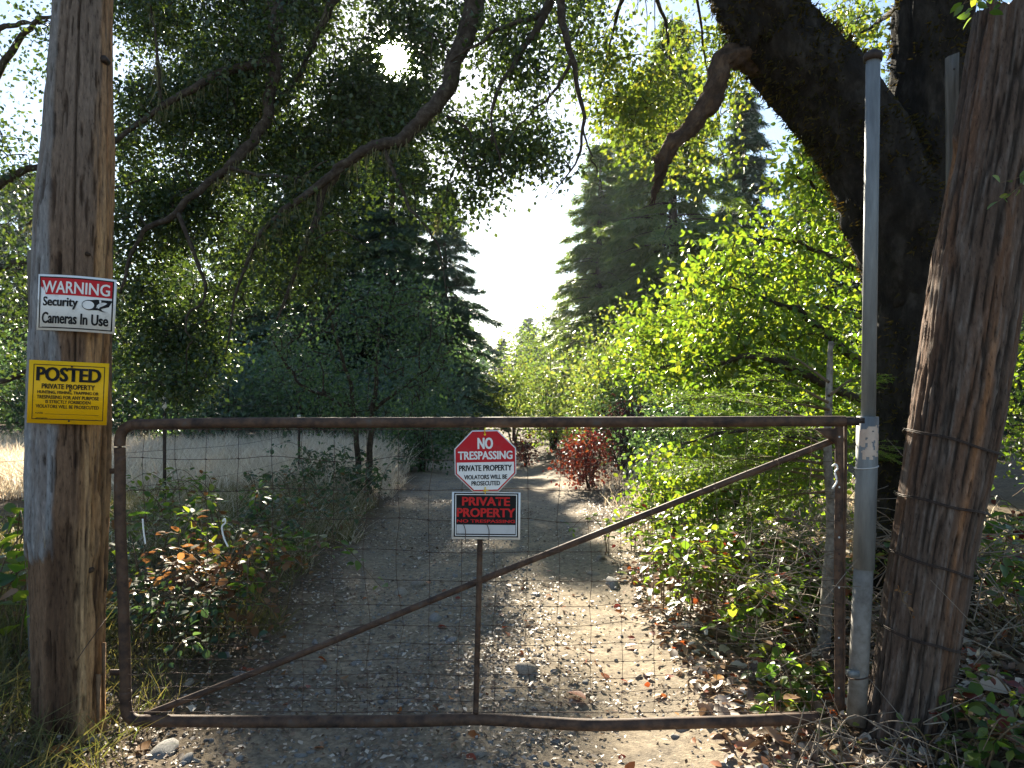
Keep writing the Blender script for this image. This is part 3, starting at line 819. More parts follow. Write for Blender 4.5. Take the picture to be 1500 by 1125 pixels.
shrub('shrub', 'bright low backlit shrub at the edge of the right bank, beyond the brace', 'shrub', 985, 6.9, 655, 50, 'bay_leaf', 60, 28, .05, .13, tmpl='ovate', seed=22, low=.03, clump=.4)
shrub('shrub', 'shaded thicket behind the fir sapling tips, beyond the brace', 'shrub', 1010, 9.6, 575, 85, 'dark_leaf', 120, 30, .065, .2, seed=12)
shrub('shrub', 'shaded thicket low behind the bay laurel and the gate end', 'shrub', 1170, 8.4, 560, 110, 'dark_leaf', 130, 30, .065, .22, seed=13)
shrub('shrub', 'dark leafy shrub beyond the leaning redwood post', 'shrub', 1540, 7.5, 380, 110, 'bay_leaf', 130, 30, .06, .22, seed=10)
shrub('shrub', 'tall leafy thicket hidden behind the oak trunk', 'shrub', 1370, 8.5, 250, 130, 'bay_leaf', 160, 26, .075, .28, seed=11)

def build_bay():
    b = P(1300, 900, 6.0); z0 = gz1(b[0], b[1])
    root = thing('bay_tree', 'sunlit yellow-green bay laurel spreading left from behind the galvanised pole', 'tree', (b[0], b[1], z0))
    t = Tree()
    t.path([[b[0], b[1], z0 - .1], P(1295, 700, 6), P(1280, 560, 5.9), P(1270, 420, 5.8), P(1240, 280, 5.7)], .075, .02, 40, 12, .04, disp=bark_disp(.006, 2, 6, 9))
    for pts, r in (([P(1280, 545, 5.9), P(1220, 500, 5.5), P(1180, 462, 5.3), P(1130, 440, 5.2), P(1070, 420, 5.2)], .045), ([P(1275, 470, 5.85), P(1210, 450, 5.6), P(1150, 452, 5.5)], .025),
                   ([P(1285, 600, 5.9), P(1200, 560, 5.4), P(1110, 520, 5.1), P(1050, 535, 5.6), P(1000, 532, 6.4), P(930, 545, 7.2)], .04), ([P(1262, 400, 5.8), P(1180, 360, 5.5), P(1110, 345, 5.4)], .025),
                   ([P(1250, 320, 5.7), P(1190, 270, 5.5), P(1150, 250, 5.4)], .02), ([P(1290, 660, 6), P(1180, 640, 5.3), P(1080, 630, 5), P(1000, 650, 4.9)], .03)):
        t.path(pts, r, .006, 26, 7, .03)
    C = [ell(120, 1130, 430, 130, 90, 4.9, 6, .5, 2), ell(100, 1110, 520, 120, 60, 5.2, 6.2, .4, 2), ell(50, 1010, 500, 60, 100, 6.2, 7.2, .5, 2), ell(30, 1200, 310, 60, 60, 5.2, 6, .5, 2),
         ell(22, 1190, 245, 50, 40, 5.2, 5.8, .5, 2), ell(40, 945, 520, 45, 60, 6.8, 7.8, .5, 2), ell(50, 1200, 590, 80, 70, 5.4, 6.2, .3, 2), ell(30, 1180, 700, 60, 60, 5.2, 6, .4, 2)]
    t.grow(np.vstack(C), 'leaf', 34, .15, .058, .005, upbias=.5)
    finish_tree(t, root, [('leaf', 'foliage', 'ovate', 'bay_leaf', 0, .9, None)])
build_bay()

def build_sapling():
    d = 3.75
    b = P(1205, 930, d); z0 = gz1(b[0], b[1])
    root = thing('fir_sapling', 'young fir with bright feathery boughs and a slim grey stem behind the gate end', 'fir tree', (b[0], b[1], z0))
    t = Tree()
    p = t.path([[b[0], b[1], z0 - .05], P(1212, 860, d), P(1218, 760, d), P(1213, 660, d), P(1215, 560, d + .1), P(1217, 500, d + .1)], .036, .014, 50, 14, .006, disp=bark_disp(.004, 2, 14, 8))
    link('trunk', t.wood.mesh('trunk', True), M['grey_bark'], root)
    PO, DR, NR, SZ = [], [], [], []
    ends = []
    for (x0, y0, x1, y1, dd) in [(1214, 590, 1080, 560, .2), (1214, 600, 980, 590, .5), (1214, 620, 950, 585, .9), (1214, 640, 1000, 640, .5), (1214, 660, 955, 625, .8), (1214, 680, 1010, 690, .5), (1214, 690, 1050, 720, -.2),
                                 (1214, 700, 1100, 745, -.1), (1214, 640, 1120, 650, -.4), (1214, 600, 1130, 610, -.2), (1214, 720, 1060, 770, .4), (1214, 560, 1110, 520, .4), (1214, 580, 1290, 560, .3), (1214, 660, 1300, 680, .6),
                                 (1214, 700, 970, 690, 1.0), (1214, 655, 1010, 600, 1.2), (1214, 675, 1060, 660, .2)]:
        a, c = P(x0, y0, d), P(x1, y1, d + dd)
        m = (a + c) / 2 + np.array([0, 0, .06])
        br = catmull([a, m, c], 14)
        bm = MB(); bm.add(*tube(br, np.linspace(.009, .0025, 14), 5, False))
        tw = MB()
        tw_p = [br[5:]]
        L = np.linalg.norm(c - a); o = unit(c - a); side = unit(np.cross(o, [0, 0, 1.0]))
        for s in np.linspace(.18, .97, int(L / .045)):
            q = np.array([np.interp(s * 13, np.arange(14), br[:, k]) for k in range(3)])
            for sg in (-1, 1):
                ll = (.30 * (1 - s) * min(L, 1) + .07) * rng.uniform(.7, 1.2)
                e = q + o * ll * .75 + side * sg * ll * .75 + np.array([0, 0, rng.normal() * .03 - .05 * ll])
                pp = catmull([q, (q + e) / 2 + [0, 0, .01], e], 8)
                bm.add(*tube(pp, np.linspace(.003, .0012, 8), 3, False)); tw_p.append(pp)
        link('bough', bm.mesh('bough'), M['cane'], root)
        for pp in tw_p:
            ln = np.linalg.norm(pp[-1] - pp[0]); k = int(ln / .0019)
            u = rng.uniform(0, len(pp) - 1.001, k); i = u.astype(int)
            pos = pp[i] + (pp[i + 1] - pp[i]) * (u - i)[:, None]
            tn = unit(pp[i + 1] - pp[i])
            sd = unit(np.cross(tn, [0, 0, 1.0])) * rng.choice([-1, 1], k)[:, None]
            PO.append(pos); DR.append(tn * .6 + sd * .9 + rng.normal(size=(k, 3)) * .25); NR.append(rdir(k) * .4 + [0, 0, 1.0]); SZ.append(rng.uniform(.016, .026, k))
    mb = MB(); mb.add(*place('needle', np.concatenate(PO), np.concatenate(DR), np.concatenate(NR), np.concatenate(SZ), 2.2))
    link('needles', mb.mesh('needles'), M['sapling_needle'], root, kind='stuff')
build_sapling()

def bramble(label, spots, size, mat, nleaf, h, spread_px, name='bramble', cat='bramble', tmpl='ovate', mats2=None, group=None, wid=1.1):
    """arching leafy canes rooted at the given (px, d) spots"""
    c = np.mean([G(px, d) for px, d in spots], 0)
    root = thing(name, label, cat, c, group)
    canes, PO, DR, NR, SZ = MB(), [], [], [], []
    for px, d in spots:
        g = G(px, d, -.03)
        a = rng.uniform(0, 6.28); L = h * rng.uniform(.5, 1.1)
        o = np.array([math.cos(a), math.sin(a), 0])
        p = catmull([g, g + o * L * .15 + [0, 0, L * .6], g + o * L * .5 + [0, 0, L * .85], g + o * L * .95 + [0, 0, L * rng.uniform(.3, .75)]], 14)
        canes.add(*tube(p, np.linspace(.005, .0018, 14), 5, False))
        n = nleaf
        u = rng.uniform(2.5, 12.9, n); i = u.astype(int)
        q = p[i] + (p[i + 1] - p[i]) * (u - i)[:, None]
        dr = rdir(n); dr[:, 2] = dr[:, 2] * .5
        PO.append(q + dr * rng.uniform(.01, .07, n)[:, None]); DR.append(dr + [0, 0, -.1]); NR.append(rdir(n) * .55 + np.array([0, 0, 1.0])); SZ.append(size * rng.uniform(.5, 1.25, n))
    link('canes', canes.mesh('canes'), M['cane'], root, kind='stuff')
    pos, dr, nr, sz = map(np.concatenate, (PO, DR, NR, SZ))
    sel = rng.random(len(pos)) < (.0 if mats2 is None else .12)
    for nm, k, mm in (('foliage', ~sel, mat), ('foliage', sel, mats2)):
        if k.any():
            mb = MB(); mb.add(*place(tmpl, pos[k], dr[k], nr[k], sz[k], wid))
            link(nm, mb.mesh(nm), M[mm], root, kind='stuff')
    return root
def spots(n, x0, x1, d0, d1):
    return [(rng.uniform(x0, x1), rng.uniform(d0, d1)) for _ in range(n)]
bramble('sunlit bramble with glossy leaves tumbling toward the track behind the brace', spots(44, 960, 1110, 4.5, 5.3), .065, 'bay_leaf', 36, .72, 0, mats2='red_leaf')
bramble('leafy bramble behind the gate, below the fir sapling', spots(26, 1090, 1240, 3.8, 4.6), .07, 'bramble_leaf', 30, .5, 0, mats2='red_leaf')
bramble('leafy bramble beside the foot of the gate end, among dry leaves', spots(9, 1120, 1210, 3.15, 3.6), .07, 'bramble_leaf', 16, .3, 0, mats2='brown_leaf')
bramble('broad-leaved bramble right of the leaning redwood post', spots(34, 1450, 1640, 3.1, 4.6), .065, 'bramble_leaf', 30, .8, 0, mats2='red_leaf')
bramble('low bramble with dry tips in front of the leaning redwood post', spots(20, 1150, 1400, 2.5, 2.8), .035, 'yellow_leaf', 8, .2, 0, mats2='brown_leaf')
bramble('low bramble by the leaf-strewn corner at the foot of the leaning post', spots(14, 1400, 1520, 2.5, 2.85), .06, 'bramble_leaf', 12, .3, 0, mats2='red_leaf')
bramble('green bramble on the left bank behind the gate', spots(44, 180, 430, 4.4, 7.2), .065, 'bramble_leaf', 24, .62, 0, mats2='brown_leaf')
bramble('green weeds trailing along the left verge toward the young oak', spots(40, 370, 500, 6.2, 8.8), .055, 'dark_leaf', 24, .5, 0, mats2='brown_leaf')
bramble('brown-leaved bramble patch behind the white wire ties', spots(22, 250, 370, 4.2, 4.8), .06, 'brown_leaf', 24, .6, 0)
bramble('dark bushy clump at the young oak foot', spots(30, 455, 560, 8.6, 9.6), .07, 'dark_leaf', 34, .75, 0)
bramble('broad-leaved plants left of the weathered sign post', spots(16, -40, 40, 3.4, 4.2), .12, 'bramble_leaf', 14, .85, 0, mats2='brown_leaf')
bramble('low shaded greenery right behind the gate hinge stile', spots(26, 185, 330, 3.7, 4.4), .05, 'dark_leaf', 26, .42, 0)
bramble('sparse leafy bramble on the right bank beyond the brace', spots(20, 880, 990, 6, 7.5), .06, 'bramble_leaf', 18, .45, 0, mats2='red_leaf')

# bare dry twigs tangled at the right
def twigs(label, n, px0, px1, d0, d1, L):
    c = G((px0 + px1) / 2, (d0 + d1) / 2)
    mb = MB()
    for _ in range(n):
        g = G(rng.uniform(px0, px1), rng.uniform(d0, d1), rng.uniform(0, L * .8))
        o = rdir(1)[0]; o[2] = abs(o[2]) * .6
        l = L * rng.uniform(.3, 1)
        p = catmull([g, g + o * l * .5 + rng.normal(size=3) * .05, g + o * l + rng.normal(size=3) * .1 - [0, 0, .1 * l]], 9)
        mb.add(*tube(p, np.linspace(.0032, .0011, 9), 4, False))
    link('dry_twigs', mb.mesh('dry_twigs'), M['twig'], None, kind='stuff', label=label, category='twigs')
twigs('pale bare twigs tangled behind the gate end', 130, 1090, 1230, 3.5, 4.4, .8)
twigs('pale bare twigs between the pole and the leaning post', 70, 1270, 1330, 3.2, 3.7, .9)
twigs('dry twigs and stalks on the ground before the leaning post', 80, 1150, 1400, 2.45, 2.85, .22)
twigs('bare twigs right of the leaning redwood post', 60, 1420, 1520, 3, 4, .9)

# far woodland closing the view
def far_wood():
    mb = MB(); PO, SZ = [], []
    for _ in range(420):
        d = rng.uniform(48, 110); px = rng.uniform(-900, 2400)
        if 690 < px < 840 and d < 90: continue
        top = rng.uniform(430, 540) if not (680 < px < 850) else rng.uniform(500, 545)
        x = (px - CX) / F * d; z0 = gz1(x, d); h = CAMH + (HY - top) / F * d - z0
        n = 100; u = rng.uniform(0, 1, n) ** .8
        r = h * .3 * (1 - u) ** .7 + .3; a = rng.uniform(0, 6.28, n)
        PO.append(np.stack([x + r * np.cos(a), d + r * np.sin(a), z0 + h * u], -1)); SZ.append(rng.uniform(.8, 1.9, n))
    pos = np.concatenate(PO); n = len(pos)
    mb.add(*place('diamond', pos, rdir(n) + [0, 0, -.4], rdir(n), np.concatenate(SZ), 1.2))
    link('distant_woodland', mb.mesh('distant_woodland'), M['fir_needle'], None, kind='stuff', label='hazy mixed woodland far beyond the field and track', category='woodland')
far_wood()

# grass
def grass(name, label, n, x0, x1, y0, y1, h, mat, w=.006, keep=None, lean=.35, parent=None, clump=True):
    x = rng.uniform(x0, x1, n); y = rng.uniform(y0, y1, n)
    if clump:
        k = fbm(x * .9, y * .9, 0, 90, 3) > rng.uniform(.25, .6, n)
        x, y = x[k], y[k]
    k = (np.abs(x - road_c(y)) > road_h(y) + .0 + .5 * (fbm(x * 2, y * 2, 0, 13, 2) - .35))
    if keep is not None: k &= keep(x, y)
    x, y = x[k], y[k]; m = len(x)
    pos = np.stack([x, y, gz(x, y) - .01], -1)
    d = rng.normal(size=(m, 3)) * lean; d[:, 2] = 1
    mb = MB(); sz = h * rng.uniform(.4, 1.2, m) * (.6 + .8 * fbm(x * 1.5, y * 1.5, 0, 91, 2))
    v, f = place('blade', pos, d, rdir(m) * [1, 1, .1], 1.0, 1.0)
    tv = TEMPLATES['blade'][0]
    dd = unit(d); xx = unit(np.cross(dd, rdir(m)))
    bend = rng.normal(size=(m, 3)) * [.35, .35, .05]; bend[:, 2] -= .12
    v = pos[:, None] + tv[None, :, 0, None] * xx[:, None] * (w * (1 + sz))[:, None, None] + (tv[None, :, 1, None] * dd[:, None] + tv[None, :, 1, None] ** 2 * bend[:, None]) * sz[:, None, None]
    mb.add(v.reshape(-1, 3), f)
    link(name, mb.mesh(name), M[mat], parent, kind='stuff', label=label, category='grass')
grass('field_grass', 'tall pale dry grass covering the field behind the gate', 52000, -15, -2.0, 8.6, 17.8, .5, 'dry_grass', .010, clump=False, lean=.28)
grass('field_grass', 'dry pinkish grass on the right bank by the red shrub', 4500, 1.2, 5, 6.5, 14, .24, 'dry_grass', .006)
grass('bank_grass', 'tangled dull green grass on the left bank', 44000, -4.6, -1.1, 2.2, 9, .34, 'green_grass', .004, lean=.6)
grass('bank_grass', 'dry grass tufts along the left verge of the track', 14000, -4.2, -1.3, 5.5, 12, .34, 'dry_grass', .004, lean=.5)
grass('bank_grass', 'thin grass among dead leaves on the right bank', 7000, 1.3, 4.5, 2.2, 9, .16, 'green_grass', .004, lean=.7)

# ------------------------------------------------------------------ the gate
GD = 2.95
def build_gate():
    root = thing('farm_gate', 'rusty tubular farm gate with wire mesh and a diagonal brace', 'gate', P(700, 1060, GD))
    g = lambda x, y, dd=0.0: P(x, y, GD + dd)
    def rusty(amp=.0005, s=1):
        return lambda th, a, p: amp * (fbm(np.cos(th) * 2, np.sin(th) * 2, a * 9, s, 3) - .5) * 2
    def bar(name, pts, r, n=60, k=16, **kw):
        mb = MB(); mb.add(*tube(catmull(pts, n), r, k, True, rusty(s=int(pts[0][0] * 97) % 50)))
        return link(name, mb.mesh(name, True), M['rust'], root, **kw)
    # tubular frame: top rail turning down into the hinge stile
    top = bar('top_rail', [g(196, 622), g(330, 619.5), g(520, 619), g(740, 618.5), g(980, 618), g(1200, 617), g(1238, 617)], .0222, 90)
    bar('corner_bend', [g(176, 690), g(175.8, 668), g(175.4, 650), g(177.5, 636), g(184.5, 626.5), g(197, 622), g(215, 621.6)], .0219, 34)
    bar('hinge_stile', [g(176, 668), g(176, 760), g(180, 860), g(183, 960), g(184, 1030)], .0221, 60)
    bar('corner_bend', [g(184, 1012), g(184, 1030), g(186, 1043), g(191, 1051), g(200, 1055.5), g(212, 1056), g(232, 1056.1)], .0236, 30)
    bar('bottom_rail', [g(212, 1056), g(420, 1057), g(600, 1056), g(700, 1053.5), g(790, 1058), g(870, 1062), g(1000, 1059), g(1100, 1056), g(1198, 1051)], .0242, 100)
    # latch stile: an angle iron with drilled holes
    mb = MB()
    for (a, c, w, t, off) in ((g(1229, 612), g(1228, 1040), .034, .006, 0), (g(1240, 613), g(1236, 1038), .006, .034, .015)):
        p = np.linspace(a, c, 30); p[:, 1] += off
        p[:, 0] += .0016 * np.sin(np.linspace(0, 9, 30))
        v = []
        for q in p: v += [q + [-w / 2, -t / 2, 0], q + [w / 2, -t / 2, 0], q + [w / 2, t / 2, 0], q + [-w / 2, t / 2, 0]]
        i = np.arange(29)[:, None] * 4; j = np.arange(4)[None]; j2 = (j + 1) % 4
        mb.add(v, [np.concatenate([np.stack([i + j, i + j2, i + 4 + j2, i + 4 + j], -1).reshape(-1, 4), [[3, 2, 1, 0], [116, 117, 118, 119]]])])
    st = link('latch_stile', mb.mesh('latch_stile'), M['rust'], root)
    for k in range(17):
        q = g(1229 - k * .06, 640 + k * 24.5)
        h = MB(); h.add(*tube([q + [0, -.0045, 0], q + [0, -.0030, 0]], .0042, 10))
        link('bolt_hole', h.mesh('bolt_hole'), M['sign_grey'] if k % 3 == 0 else M['dark_metal'], st)
    mb = MB(); mb.add(*box(g(1246, 617), (.05, .05, .035))); mb.add(*box(g(1258, 616, -.005), (.035, .03, .022)))
    link('latch', mb.mesh('latch'), M['dark_metal'], root)
    mb = MB()
    a, b_, c = g(1192, 627), g(1225, 627), g(1225, 652)
    v = [q + [0, o, 0] for o in (-.004, .004) for q in (a, b_, c)]
    mb.add(v, [np.array([[0, 2, 1], [3, 4, 5]]), np.array([[0, 1, 4, 3], [1, 2, 5, 4], [2, 0, 3, 5]])])
    link('gusset', mb.mesh('gusset'), M['rust'], root)
    # diagonal flat brace and the middle upright, behind the mesh
    bar('brace', [g(212, 1048, .03), g(420, 966.5, .03), g(697, 853, .03), g(880, 780, .03), g(1060, 708, .03), g(1226, 643, .03)], .0135, 80, 10)
    bar('upright', [g(706, 624, .0), g(703, 800, .0), g(699, 960, .0), g(697, 1044, .0)], .0118, 40, 10)
    # woven wire: line wires and stay wires, each bent by years of pushing
    ys = [629, 673, 718, 762, 808, 850, 886, 916, 943, 967, 989, 1009, 1027, 1043]
    xs = np.arange(212, 1224, 46.5)
    wob = lambda x, y, s: 7.5 * (fbm(x * .012, y * .012, s, 44, 3) - .5) * 2
    WX = np.array([[x + wob(x, y, 1) * 1.25 + (x - 700) * 0 for x in np.concatenate([[190], xs, [1226]])] for y in ys])
    WY = np.array([[y + wob(x, y, 8) * (.9 if 0 < i < 13 else .2) + (-6 if y == 673 and 570 < x < 625 else 0) for x in np.concatenate([[190], xs, [1226]])] for i, y in enumerate(ys)])
    for i in range(len(ys)):
        mb = MB()
        pts = [g(WX[i, j], WY[i, j], -.026 + .006 * (noise3(j * .7, i * 3.1, 0, 4) - .5)) for j in range(WX.shape[1])]
        mb.add(*tube(catmull(pts, 120), .0013 if 0 < i < 13 else .0018, 5))
        link('line_wire', mb.mesh('line_wire'), M['rust_wire'], root)
    for j in range(1, WX.shape[1] - 1):
        mb = MB()
        skip = 1 if j % 5 == 0 else 0
        pts = [g(WX[i, j], WY[i, j], -.029 + .006 * (noise3(j * .7, i * 3.1, 0, 4) - .5)) for i in range(len(ys) - skip)]
        mb.add(*tube(catmull(pts, 70), .0011, 5))
        for q in pts: mb.add(*tube([q + [-.006, .001, .001], q + [.006, .001, -.001]], .0026, 5))
        link('stay_wire', mb.mesh('stay_wire'), M['rust_wire'], root)
    for pts in ([(209, 760), (210, 775), (213, 797)], [(326, 764), (329, 760), (330, 766), (325, 772), (328, 788), (334, 801)], [(1219, 683), (1224, 680), (1227, 686), (1223, 692), (1226, 705), (1219, 716)]):
        mb = MB(); mb.add(*tube(catmull([g(x, y, -.035) for x, y in pts], 24), .0036, 6))
        link('wire_tie', mb.mesh('wire_tie', True), M['white_tie'], root, label='white wire tie hanging from the mesh')
    # hinge strap to the post
    for y in (690, 985):
        mb = MB(); mb.add(*box(g(170, y, .03), (.05, .010, .022)))
        link('hinge', mb.mesh('hinge'), M['rust'], root)
    return root
build_gate()

# ------------------------------------------------------------------ signs
def text_mesh(s, bold=.0):
    cu = bpy.data.curves.new('t', 'FONT'); cu.body = s; cu.offset = bold; cu.resolution_u = 3
    o = bpy.data.objects.new('t', cu); COL.objects.link(o)
    dg = bpy.context.evaluated_depsgraph_get(); dg.update()
    me = bpy.data.meshes.new_from_object(o.evaluated_get(dg))
    bpy.data.objects.remove(o)
    v = np.zeros(len(me.vertices) * 3); me.vertices.foreach_get('co', v); v = v.reshape(-1, 3)
    fs = {}
    for p in me.polygons: fs.setdefault(len(p.vertices), []).append(list(p.vertices))
    bpy.data.meshes.remove(me)
    return v, [np.array(x) for x in fs.values()]

class Sign:
    """a thin printed plate; local u right, v up in metres; bend(u) gives depth toward the viewer"""
    def __init__(s, name, label, center, w, h, roll=0, yaw=0, pitch=0, bend=None):
        s.root = thing(name, label, 'sign', center); s.c = np.asarray(center); s.w, s.h = w, h
        s.R = np.array((Matrix.Rotation(yaw, 3, 'Z') @ Matrix.Rotation(pitch, 3, 'X') @ Matrix.Rotation(roll, 3, 'Y')))
        s.bend = bend or (lambda u, v: 0 * u); s.layer = 0
    def to(s, u, v, out):
        u, v = np.asarray(u, float), np.asarray(v, float)
        q = np.stack([u, -(out + s.bend(u, v)), v], -1)
        return s.c + q @ s.R.T
    def poly(s, name, pts, mat, out, thick=0.0, parent=None, sub=1):
        """convex/any outline -> plate (front, back and rim); dense strips when bent"""
        pts = np.asarray(pts, float); n = len(pts)
        mb = MB()
        fr = s.to(pts[:, 0], pts[:, 1], out)
        if thick:
            bk = s.to(pts[:, 0], pts[:, 1], out - thick)
            mb.add(np.vstack([fr, bk]), [np.arange(n)[None], (n + np.arange(n)[::-1])[None], np.stack([np.arange(n), n + np.arange(n), n + (np.arange(n) + 1) % n, (np.arange(n) + 1) % n], -1)])
        else:
            mb.add(fr, [np.arange(n)[None]])
        return link(name, mb.mesh(name), mat, parent or s.root)
    def rect(s, name, u0, u1, v0, v1, mat, out, thick=0.0, seg=24, parent=None):
        us = np.linspace(u0, u1, seg + 1); m = seg + 1
        mb = MB()
        a, b = s.to(us, us * 0 + v0, out), s.to(us, us * 0 + v1, out)
        i = np.arange(seg)
        v = [a, b]; fs = [np.stack([i, i + 1, m + i + 1, m + i], -1)]
        if thick:
            v += [s.to(us, us * 0 + v0, out - thick), s.to(us, us * 0 + v1, out - thick)]
            fs += [np.stack([2 * m + i, 3 * m + i, 3 * m + i + 1, 2 * m + i + 1], -1), np.stack([i, 2 * m + i, 2 * m + i + 1, i + 1], -1), np.stack([m + i, m + i + 1, 3 * m + i + 1, 3 * m + i], -1),
                   np.array([[0, m, 3 * m, 2 * m], [seg, 2 * m + seg, 3 * m + seg, m + seg]])]
        mb.add(np.concatenate(v), fs)
        return link(name, mb.mesh(name), mat, parent or s.root)
    def frame(s, name, u0, u1, v0, v1, t, mat, out, parent=None):
        mb = MB()
        for (a, b, c, d) in ((u0, u1, v1 - t, v1), (u0, u1, v0, v0 + t), (u0, u0 + t, v0 + t, v1 - t), (u1 - t, u1, v0 + t, v1 - t)):
            us = np.linspace(a, b, 13); i = np.arange(12)
            mb.add(np.concatenate([s.to(us, us * 0 + c, out), s.to(us, us * 0 + d, out)]), np.stack([i, i + 1, 13 + i + 1, 13 + i], -1))
        return link(name, mb.mesh(name), mat, parent or s.root)
    def text(s, body, u0, u1, v0, v1, mat, out, bold=.01, name='lettering', parent=None):
        v, fs = text_mesh(body, min(bold, .016))
        lo, hi = v.min(0), v.max(0)
        u = u0 + (v[:, 0] - lo[0]) / (hi[0] - lo[0]) * (u1 - u0); w = v0 + (v[:, 1] - lo[1]) / (hi[1] - lo[1]) * (v1 - v0)
        mb = MB(); e = bold * (v1 - v0) * .9
        for q, sh in enumerate((-e, 0, e)):                 # heavier strokes: three slightly shifted layers
            mb.add(s.to(u + sh, w, out + .00025 * q), fs)
        return link(name, mb.mesh(name), mat, parent or s.root)
    def disc(s, name, u, v, r, mat, out, ru=None, thick=0, n=20):
        a = np.linspace(0, 2 * math.pi, n, endpoint=False)
        return s.poly(name, np.stack([u + (ru or r) * np.cos(a), v + r * np.sin(a)], -1), mat, out, thick)

def octagon(r, sx=1.0):
    a = np.radians(22.5 + 45 * np.arange(8))
    return np.stack([r * np.cos(a) * sx, r * np.sin(a)], -1)

def build_octagon():
    k = GD / F
    s = Sign('warning_sign', 'red and white octagonal no trespassing sign wired to the gate mesh', P(711, 675.5, GD - .045), .25, .25, roll=math.radians(-1.0))
    R = 44.5 * k / math.cos(math.radians(22.5))
    s.poly('plate', octagon(R), M['sign_white'], 0, .0012)
    s.poly('red_field', octagon(R * .965), M['sign_red'], .0006)
    # white lower half inside the red line
    o = octagon(R * .925); cut = -1.5 * k
    q = [p for p in o if p[1] < cut]
    xr = o[:, 0].max()
    low = [[-xr, cut]] + sorted([p.tolist() for p in q if p[0] < 0], key=lambda p: -p[1]) + sorted([p.tolist() for p in q if p[0] >= 0], key=lambda p: p[1]) + [[xr, cut]]
    s.poly('white_field', low, M['sign_white'], .0012)
    t = lambda body, u0, u1, v0, v1, m, b: s.text(body, u0 * k, u1 * k, v0 * k, v1 * k, M[m], .002, b)
    t('NO', -10.5, 11, 17.5, 34, 'sign_white', .035)
    t('TRESPASSING', -39, 39, 2.5, 14.5, 'sign_white', .03)
    t('PRIVATE PROPERTY', -38, 38, -14, -5.5, 'sign_black', .03)
    t('VIOLATORS WILL BE', -31, 31, -26, -19.5, 'sign_black', .025)
    t('PROSECUTED', -20.5, 20.5, -35, -28.5, 'sign_black', .025)
    s.disc('eyelet', 0, 38.5 * k, 1.6 * k, M['tie_yellow'], .0022)
    for (a, b) in (((0, 39.5), (0, 47)), ((-1, -37), (-1, -47)), ((-4, -43), (4, -41.5))):
        mb = MB(); mb.add(*tube([s.to(a[0] * k, a[1] * k, .004), s.to(b[0] * k, b[1] * k, .004)], .0022, 6))
        link('wire_tie', mb.mesh('wire_tie'), M['tie_yellow'], s.root)
build_octagon()

def build_private():
    k = GD / F
    s = Sign('private_sign', 'black and white rectangular sign with red lettering hung under the octagonal sign', P(712, 755.5, GD - .041), .28, .19, roll=math.radians(.6))
    s.rect('plate', -49.5 * k, 49.5 * k, -34 * k, 34 * k, M['sign_white'], 0, .0012)
    s.rect('black_field', -46.5 * k, 46.5 * k, -31 * k, 33 * k, M['sign_black'], .0006)
    s.frame('border', -44.5 * k, 44.5 * k, -29 * k, 31 * k, 1.1 * k, M['sign_white'], .0012)
    t = lambda body, u0, u1, v0, v1, m, b, o=.0012: s.text(body, u0 * k, u1 * k, v0 * k, v1 * k, M[m], o, b)
    t('PRIVATE', -34.5, 34, 14.5, 27, 'sign_redprint', .035)
    t('PROPERTY', -42, 42, -2, 11, 'sign_redprint', .035)
    t('NO TRESPASSING', -42, 42, -10, -5.5, 'sign_redprint', .02)
    s.rect('blank_field', -42.5 * k, 42.5 * k, -26 * k, -13 * k, M['sign_grey'], .0012)
    for x in (-33, 1):
        mb = MB(); mb.add(*tube(catmull([s.to(x * k, -11 * k, .004), s.to((x + 3.5) * k, -22 * k, .004), s.to((x + 3) * k, -40 * k, .003)], 12), .0015, 5))
        link('wire_tie', mb.mesh('wire_tie'), M['rust_wire'], s.root)
build_private()

